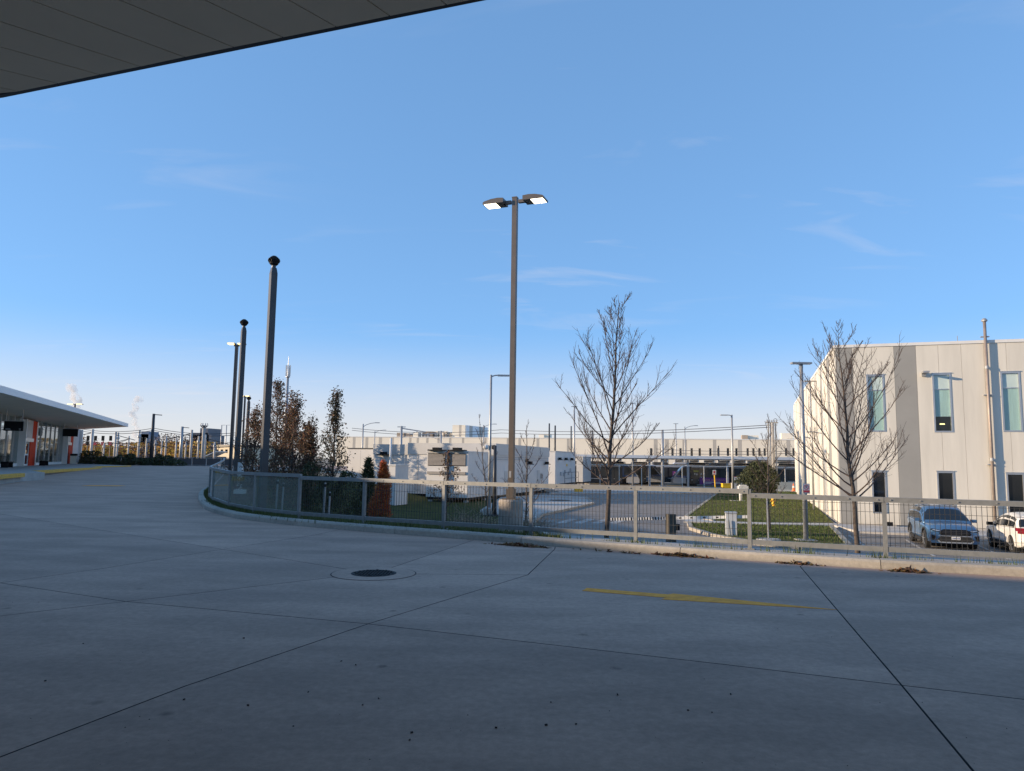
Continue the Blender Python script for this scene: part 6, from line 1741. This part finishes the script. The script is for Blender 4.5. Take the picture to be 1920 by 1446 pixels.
for px, lab in ((416, 'thin far light pole, left of the two over the cream block'), (425, 'thin far light pole, right of the two over the cream block')):
    pole(lab, px, 797, 230, 0, .4, 'right', name='street_lamp', cat='street lamp')
o, H = pole('light pole with a twin lit head showing above the station roof', 141, 758, 135, 0, .4, None, M_DARKPOLE, name='street_lamp', cat='street lamp')
for s in (-1, 1): MB().box((s * .8, 0, H), (1.3, .4, .12)).build('lamp_head', M_DARKPOLE, o, world=False); MB().box((s * .85, -.21, H), (1.1, .01, .1)).build('led_panel', M_LEDY, o, world=False)
q = P(383, 794, 97); o = thing('insulator_mast', 'pale mast with a crown of insulators in the yard', 'mast', (q.x, q.y, 0))
MB().tube([(0, 0, 0), (0, 0, q.z - .4)], .2, 12).build('shaft', M_WALK, o, world=False, smooth=True)
for k in range(8):
    a = 2 * pi * k / 8; MB().tube([(0, 0, q.z - .8), (cos(a) * .5, sin(a) * .5, q.z - .3), (cos(a) * .42, sin(a) * .42, q.z)], [.05, .05, .07], 6).build('insulator_arm', M_STEELGREY, o, world=False)
MB().lathe((0, 0, q.z - .42), [(.32, 0), (.36, .08), (.32, .16)], 14).build('ring', M_DARKPOLE, o, world=False)
# signal heads
for k, px in enumerate((165, 179, 193, 207.5)):
    q = P(px, 823, 132); o = thing('rail_signal', ORD[k] + ' red-lit rail signal from the left above the autumn trees', 'signal', (q.x, q.y, 0), 0, 'rail signals')
    MB().tube([(0, 0, 0), (0, 0, q.z - .6)], .08, 6).build('post', M_DARKPOLE, o, world=False)
    MB().box((0, 0, q.z + .1), (.4, .3, .9)).build('head', M_BLACK, o, world=False); MB().box((0, 0, q.z - .85), (.4, .3, .55)).build('lower_head', M_REDPRINT if k else M_BLACK, o, world=False)
# yard wires
for k, (y0, y1, y2) in enumerate(((804, 803, 811), (808, 807, 815), (826, 826, 828), (833, 834, 835))):
    a, b, c = P(150, y0, 112), P(288, y1, 108), P(450, y2, 112)
    cable(ORD[k] + ' wire from the top strung over the yard hedge', sag(a, b, .5) + sag(b, c, .5)[1:], .04)
# hedge of dark shrubs and a low fence before the yard
for k in range(11):
    px = 160 + k * 17; q = P(px, 872, 88)
    shrub('dark clipped hedge shrub before the yard, ' + ORD[k] + ' from the station end', (q.x, q.y, .25), 1.0 + .25 * sin(k * 2.1), (.62 + .18 * sin(k * 1.7)) if px > 190 else .9, 520, .20, [M_EVERGREEN, M_SHRUB], 200 + k, group='hedge shrubs before the yard')
yf = thing('chain_fence', 'low grey rail fence between the plaza end and the yard', 'fence', P(400, 870, 92))
qa, qb = P(150, 855, 94), P(470, 855, 90)
for k in range(13):
    q = qa.lerp(qb, k / 12); MB().box((q.x, q.y, .8), (.09, .09, 1.3)).build('post', M_STEELGREY, yf)
for z in (1.42, .5): MB().bar((qa.x, qa.y, z), (qb.x, qb.y, z), .06, .07).build('rail', M_STEELGREY, yf)
for k in range(12):
    a, b = qa.lerp(qb, (k + .04) / 12), qa.lerp(qb, (k + .96) / 12)
    MB().obox((a.x, a.y, .35), (b.x - a.x, b.y - a.y, 0), (0, .03, 0), (0, 0, 1.0)).build('mesh_panel', mat('fence_mesh_dark', (.10, .09, .09), .9), yf)
# autumn tree belt, each its own tree
rng = random.Random(9)
def round_tree(label, px, ytop, Y, rx, m, seed, n=900, size=.5, group='autumn trees beyond the yard', zb=LOW):
    top = P(px, ytop, Y); o = thing('autumn_tree', label, 'tree', (top.x, top.y, zb), 0, group); r = random.Random(seed)
    H = top.z - zb
    MB().tube([(0, 0, 0), (0, 0, H * .55)], [.25, .12], 7).build('trunk', M_BARK, o, world=False)
    br = MB()
    for k in range(14):
        a = r.random() * 6.28; b2 = branch_path(Vector((0, 0, H * r.uniform(.3, .55))), Vector((cos(a), sin(a), 1.1)), H * .5, .3, 4, r, .2); br.tube(b2, [.1, .07, .05, .04, .02], 4, cap=False)
    lf = MB(); cl = [(r.gauss(0, .5) * rx, r.gauss(0, .5) * rx, H * r.uniform(.42, .90), rx * r.uniform(.3, .5)) for _ in range(16)]
    for k in range(n):
        x, y, z, s = cl[k % 16]
        leaf(lf, Vector((x + r.gauss(0, s * .6), y + r.gauss(0, s * .6), min(H, z + r.gauss(0, s * .5)))), size * r.uniform(.6, 1.4), r)
    br.build('branches', M_TWIG, o, world=False); lf.build('foliage', m, o, world=False)
spec = []
for k in range(14):
    px = 150 + k * 17.5 + rng.uniform(-5, 5)
    spec.append((px, rng.uniform(829, 842), rng.uniform(150, 210), rng.uniform(3.5, 5.5)))
for k, (px, yt, Y, rx) in enumerate(spec):
    mm = [M_AUTUMN, M_AUTUMN2, M_AUTUMN3, M_AUTUMN2, M_AUTUMN][k % 5]
    cname = {M_AUTUMN: 'rust-coloured', M_AUTUMN2: 'mauve-brown', M_AUTUMN3: 'yellow'}[mm]
    round_tree(cname + ' autumn tree beyond the yard, ' + ORD[k] + ' from the left', px, yt, Y, rx, mm, 300 + k)
for k in range(7):
    px = 300 + 12 * k + rng.uniform(-3, 3)
    round_tree('bare grey-brown tree behind the yard poles, ' + ORD[k] + ' from the left', px, rng.uniform(812, 830), 240, 4.5, M_AUTUMN2, 330 + k, n=500, size=.45, group='grey-brown trees behind the yard')
for k in range(4):
    round_tree('tall hazy tree right behind the station corner, ' + ORD[k] + ' from the left', 146 + 5 * k, 812 + 6 * k, 170, 3.0, M_AUTUMN2, 350 + k, n=400, size=.4, group='trees behind the station corner')
# apartment towers, cream block, small sheds
def tower(label, pxs, Y, m, storeys):
    o = None
    for (x0, x1, yt) in pxs:
        a, b = P(x0, yt, Y), P(x1, yt, Y)
        if o is None: o = thing('apartment_tower', label, 'building', (a.x, a.y, LOW))
        MB().obox((a.x, a.y, LOW), (b.x - a.x, 0, 0), (4, 18, 0), (0, 0, a.z - LOW)).build('block', m, o)
    x0, x1, yt = pxs[0]; a, b = P(x0, yt, Y), P(x1, yt, Y)
    W = b.x - a.x; Ht = a.z
    for i in range(storeys):
        for j in range(max(2, int(W / 6))):
            MB().box((a.x + 3 + j * (W - 3) / max(2, int(W / 6)), a.y - .15, 4 + (Ht - 6) * i / storeys), (2.6, .3, 1.5)).build('window', M_GLASSDARK, o)
tower('dark grey stepped apartment tower far beyond the yard', [(355, 396.5, 815), (361, 392, 811.5), (375.5, 390.5, 803)], 620, M_HAZETOWER2, 9)
tower('small blue-grey apartment tower far beyond the yard', [(262, 281, 814), (265, 279, 809)], 900, M_HAZETOWER, 8)
a, b = P(407, 838, 170), P(452, 838, 165)
o = thing('cream_shed', 'long cream low building behind the fence bend', 'building', (a.x, a.y, LOW))
MB().obox((a.x, a.y, LOW), (b.x - a.x, b.y - a.y, 0), (6, 20, 0), (0, 0, a.z - LOW)).build('wall', M_CREAMB, o)
MB().obox((a.x - .3, a.y - .3, a.z + .003), (b.x - a.x + .6, b.y - a.y, 0), (6, 20.6, 0), (0, 0, .5)).build('roof', M_DARKPOLE, o)
for k in range(5):
    c = a.lerp(b, (k + .3) / 5.2); MB().box((c.x, c.y - .06, a.z - 1.0), (.9, .06, .8)).build('window', M_GLASSDARK, o)
a, b = P(388, 848, 130), P(404, 848, 130)
o = thing('small_shed', 'small shed with a sloping blue-white roof left of the cream building', 'shed', (a.x, a.y, 0))
MB().obox((a.x, a.y, 0), (b.x - a.x, 0, 0), (0, 5, 0), (0, 0, 1.6)).build('wall', M_DARKPOLE, o)
MB().add([(a.x - .2, a.y - .3, 1.62), (b.x + .2, a.y - .3, 2.5), (b.x + .2, a.y + 5, 2.5), (a.x - .2, a.y + 5, 1.62), (a.x - .2, a.y - .3, 1.72), (b.x + .2, a.y - .3, 2.6), (b.x + .2, a.y + 5, 2.6), (a.x - .2, a.y + 5, 1.72)], [(3, 2, 1, 0), (4, 5, 6, 7), (0, 1, 5, 4), (1, 2, 6, 5), (2, 3, 7, 6), (3, 0, 4, 7)]).build('roof', M_FASCIA, o)
# slim radio mast above the brown trees
q = P(541, 680, 105); o = thing('radio_mast', 'slim radio mast with white antennas rising behind the brown trees', 'mast', (q.x, q.y, LOW))
H = q.z - LOW
MB().tube([(0, 0, 0), (0, 0, H - 2)], [.34, .16], 10).build('shaft', M_STEELGREY, o, world=False, smooth=True)
for k in range(5):
    a_ = 2 * pi * k / 5; MB().box((cos(a_) * .3, sin(a_) * .3, H - 1.2), (.12, .09, 1.6)).build('antenna', M_WHITE, o, world=False)
MB().tube([(0, 0, H - 2), (0, 0, H + .9)], [.1, .03], 6).build('spike', M_STEELGREY, o, world=False)
MB().lathe((0, 0, H - 2.2), [(.25, 0), (.34, .05), (.34, .12), (.25, .16)], 10).build('platform', M_STEELGREY, o, world=False)

# ================================================================== STEAM PLUMES
def steam(label, pts, seed):
    rng = random.Random(seed); bm = bmesh.new()
    P0 = P(*pts[0][:2], 1300)
    for (px, py, rpx) in pts:
        for j in range(3):
            c = P(px + rng.uniform(-.5, .5) * rpx, py + rng.uniform(-.4, .4) * rpx, 1300 + rng.uniform(-.5, .5) * rpx)
            bmesh.ops.create_icosphere(bm, subdivisions=2, radius=rpx * rng.uniform(.6, .9) * 1.2 * 1300 / FPX, matrix=Matrix.Translation(c))
    me = bpy.data.meshes.new('steam_plume'); bm.to_mesh(me); bm.free()
    o = bpy.data.objects.new('steam_plume', me); COL.objects.link(o)
    rm = o.modifiers.new('r', 'REMESH'); rm.mode = 'VOXEL'; rm.voxel_size = 1.6
    dg = bpy.context.evaluated_depsgraph_get(); me2 = bpy.data.meshes.new_from_object(o.evaluated_get(dg)); o.modifiers.clear(); o.data = me2
    me2.materials.clear(); me2.materials.append(M_STEAM)
    return tag(o, label, 'steam', 'steam plumes')
M_STEAM = bpy.data.materials.new('steam'); M_STEAM.use_nodes = True
n = M_STEAM.node_tree.nodes; l = M_STEAM.node_tree.links; n.remove(n['Principled BSDF'])
pv = n.new('ShaderNodeVolumePrincipled'); pv.inputs['Color'].default_value = (0.97, 0.96, 0.96, 1); pv.inputs['Anisotropy'].default_value = 0.2
g = n.new('ShaderNodeNewGeometry'); tx = n.new('ShaderNodeTexNoise'); tx.inputs['Scale'].default_value = .12; tx.inputs['Detail'].default_value = 4; l.new(g.outputs['Position'], tx.inputs['Vector'])
mr = n.new('ShaderNodeMapRange'); mr.inputs[1].default_value = .40; mr.inputs[2].default_value = .62; mr.inputs[3].default_value = 0; mr.inputs[4].default_value = .13; l.new(tx.outputs[0], mr.inputs[0]); l.new(mr.outputs[0], pv.inputs['Density'])
l.new(pv.outputs[0], n['Material Output'].inputs['Volume'])
steam('billowing white steam plume above the station roof, the thicker one', [(128, 724, 5.5), (134, 729, 8), (141, 732, 7), (138, 740, 8), (142, 748, 9), (147, 754, 8), (142, 764, 8), (140, 775, 8)], 1)
steam('thin twisting white steam plume right of the station roof tip', [(263, 743, 5), (260, 750, 7), (253, 756, 6), (252, 766, 6), (247, 776, 6), (253, 784, 5), (251, 794, 6), (256, 803, 6), (254, 814, 6), (259, 824, 6)], 2)

# ================================================================== GRASS, LEAVES, GRIT
rng = random.Random(21)
def blades(name, pts, hmin, hmax, m, label, w=.006):
    mb = MB()
    for p in pts:
        h = rng.uniform(hmin, hmax); a = rng.random() * 2 * pi; ln = rng.uniform(0, .5) * h
        s = Vector((cos(a), sin(a), 0)) * w; d = Vector((-sin(a), cos(a), 0)) * ln
        p = Vector(p)
        mb.add([p - s, p + s, p + d + ZX * h], [(0, 1, 2)])
    o = mb.build(name, m); return tag(o, label, 'grass', kind='stuff')
pts = []; pts2 = []
for k in range(42000):
    i = rng.randrange(len(bp) - 1); t = (rng.random() ** 1.6) * .34
    a = bank_point(i, t); b = bank_point(i + 1, t); p = a.lerp(b, rng.random())
    (pts if rng.random() < .75 else pts2).append(p)
blades('grass', pts, .04, .13, M_BLADE, 'short green grass on the planted bank behind the fence', .008)
blades('grass', pts2, .05, .16, M_BLADEDRY, 'dry straw-coloured grass mixed into the planted bank', .008)
pts = []
for k in range(5200):   # weeds in the strip along the foot of the fence
    f = rng.random(); j = rng.uniform(7, 18.5); i = int(j); p = fpath[i].lerp(fpath[i + 1], j - i)
    cl = sin(j * 9.1) + sin(j * 23.7) + rng.gauss(0, .8)
    if j > 13.2 and cl < .6: continue
    pts.append(p + (Vector((rng.gauss(-.10, .07), rng.gauss(-.08, .07), .09)) if j < 9.5 else Vector((rng.gauss(-.16, .12), rng.gauss(-.30, .12), .09))))
blades('weeds', pts, .05, .17, M_BLADE, 'dark weeds growing along the foot of the fence', .007)
pts = []
def in_poly(x, y, poly):
    c = False; n = len(poly)
    for i in range(n):
        a, b = poly[i], poly[i - 1]
        if (a.y > y) != (b.y > y) and x < (b.x - a.x) * (y - a.y) / (b.y - a.y) + a.x: c = not c
    return c
for poly, zz, cnt in ((lawn1, LOW + .12, 16000), (lawn2, LOW + .09, 9000)):
    x0, x1 = min(p.x for p in poly), max(p.x for p in poly); y0, y1 = min(p.y for p in poly), max(p.y for p in poly); got = 0
    while got < cnt:
        x, y = rng.uniform(x0, x1), rng.uniform(y0, y1)
        if in_poly(x, y, poly): pts.append((x, y, zz)); got += 1
blades('grass', pts, .05, .12, M_BLADE, 'mown grass on the lawns of the lower lot', .02)
def litter(label, center, spread, n, seed, along=None):
    r = random.Random(seed); mb = MB()
    for k in range(n):
        u, v = r.gauss(0, spread[0]), r.gauss(0, spread[1])
        c = Vector(center) + along * u + Vector((-along.y, along.x, 0)) * v + ZX * (abs(r.gauss(0, .022)) * max(0, 1 - abs(u) / (2 * spread[0])) + .012)
        s = r.uniform(.025, .06); a = Vector((r.gauss(0, 1), r.gauss(0, 1), r.gauss(0, .35))).normalized(); b = a.cross(Vector((r.gauss(0, .4), r.gauss(0, .4), 1))).normalized(); nn = a.cross(b)
        mb.add([c - a * s, c + b * s * .6 + nn * s * .35, c + a * s, c - b * s * .6 + nn * s * .3], [(0, 1, 2), (0, 2, 3)])
    return tag(mb.build('fallen_leaves', M_LEAFLITTER), label, 'leaves', kind='stuff')
KD = Vector((.90, -.44, 0))
litter('heap of fallen brown leaves in the gutter below the lamp pier', G(978, 1024, .0) + Vector((0, -.02, 0)), (.24, .05), 330, 1, KD)
litter('heap of fallen brown leaves in the gutter below the timber post', G(1275, 1043, .0), (.20, .045), 330, 2, KD)
litter('small heap of fallen leaves in the gutter at the right', G(1703, 1072.5, .0), (.13, .035), 160, 3, Vector((.94, -.33, 0)))
litter('few scattered leaves in the gutter between the heaps', G(1160, 1036.5, .0), (.35, .02), 26, 4, KD)
litter('few scattered leaves in the gutter near the right tree', G(1490, 1058, .0), (.16, .03), 40, 5, KD)
mb = MB()
r = random.Random(31)
spots = [(465, 1323), (345, 1312), (550, 1362), (578, 1298), (667, 1247), (680, 1322), (768, 1388), (772, 1374), (85, 1277), (1158, 1303), (1335, 1336), (1290, 1332), (1033, 1317), (1024, 1360), (1370, 1302), (457, 1197), (156, 1207), (1080, 1358), (930, 1365), (710, 1310), (640, 1240)]
for k in range(70): spots.append((r.uniform(0, 1900), r.uniform(1090, 1440)))
for i, (x, y) in enumerate(spots):
    c = G(x, y, .002); s = r.uniform(.004, .008) if i < 21 else r.uniform(.0015, .003)
    bb = Matrix.Rotation(r.random() * 6, 4, 'Z') @ Matrix.Rotation(r.random() * 6, 4, 'X')
    mb.box(c + ZX * s * .4, (s * 2.2, s * 1.3, s * .9), M=bb)
tag(mb.build('grit', M_JOINT), 'dark grit and leaf crumbs scattered over the plaza concrete', 'grit', kind='stuff')
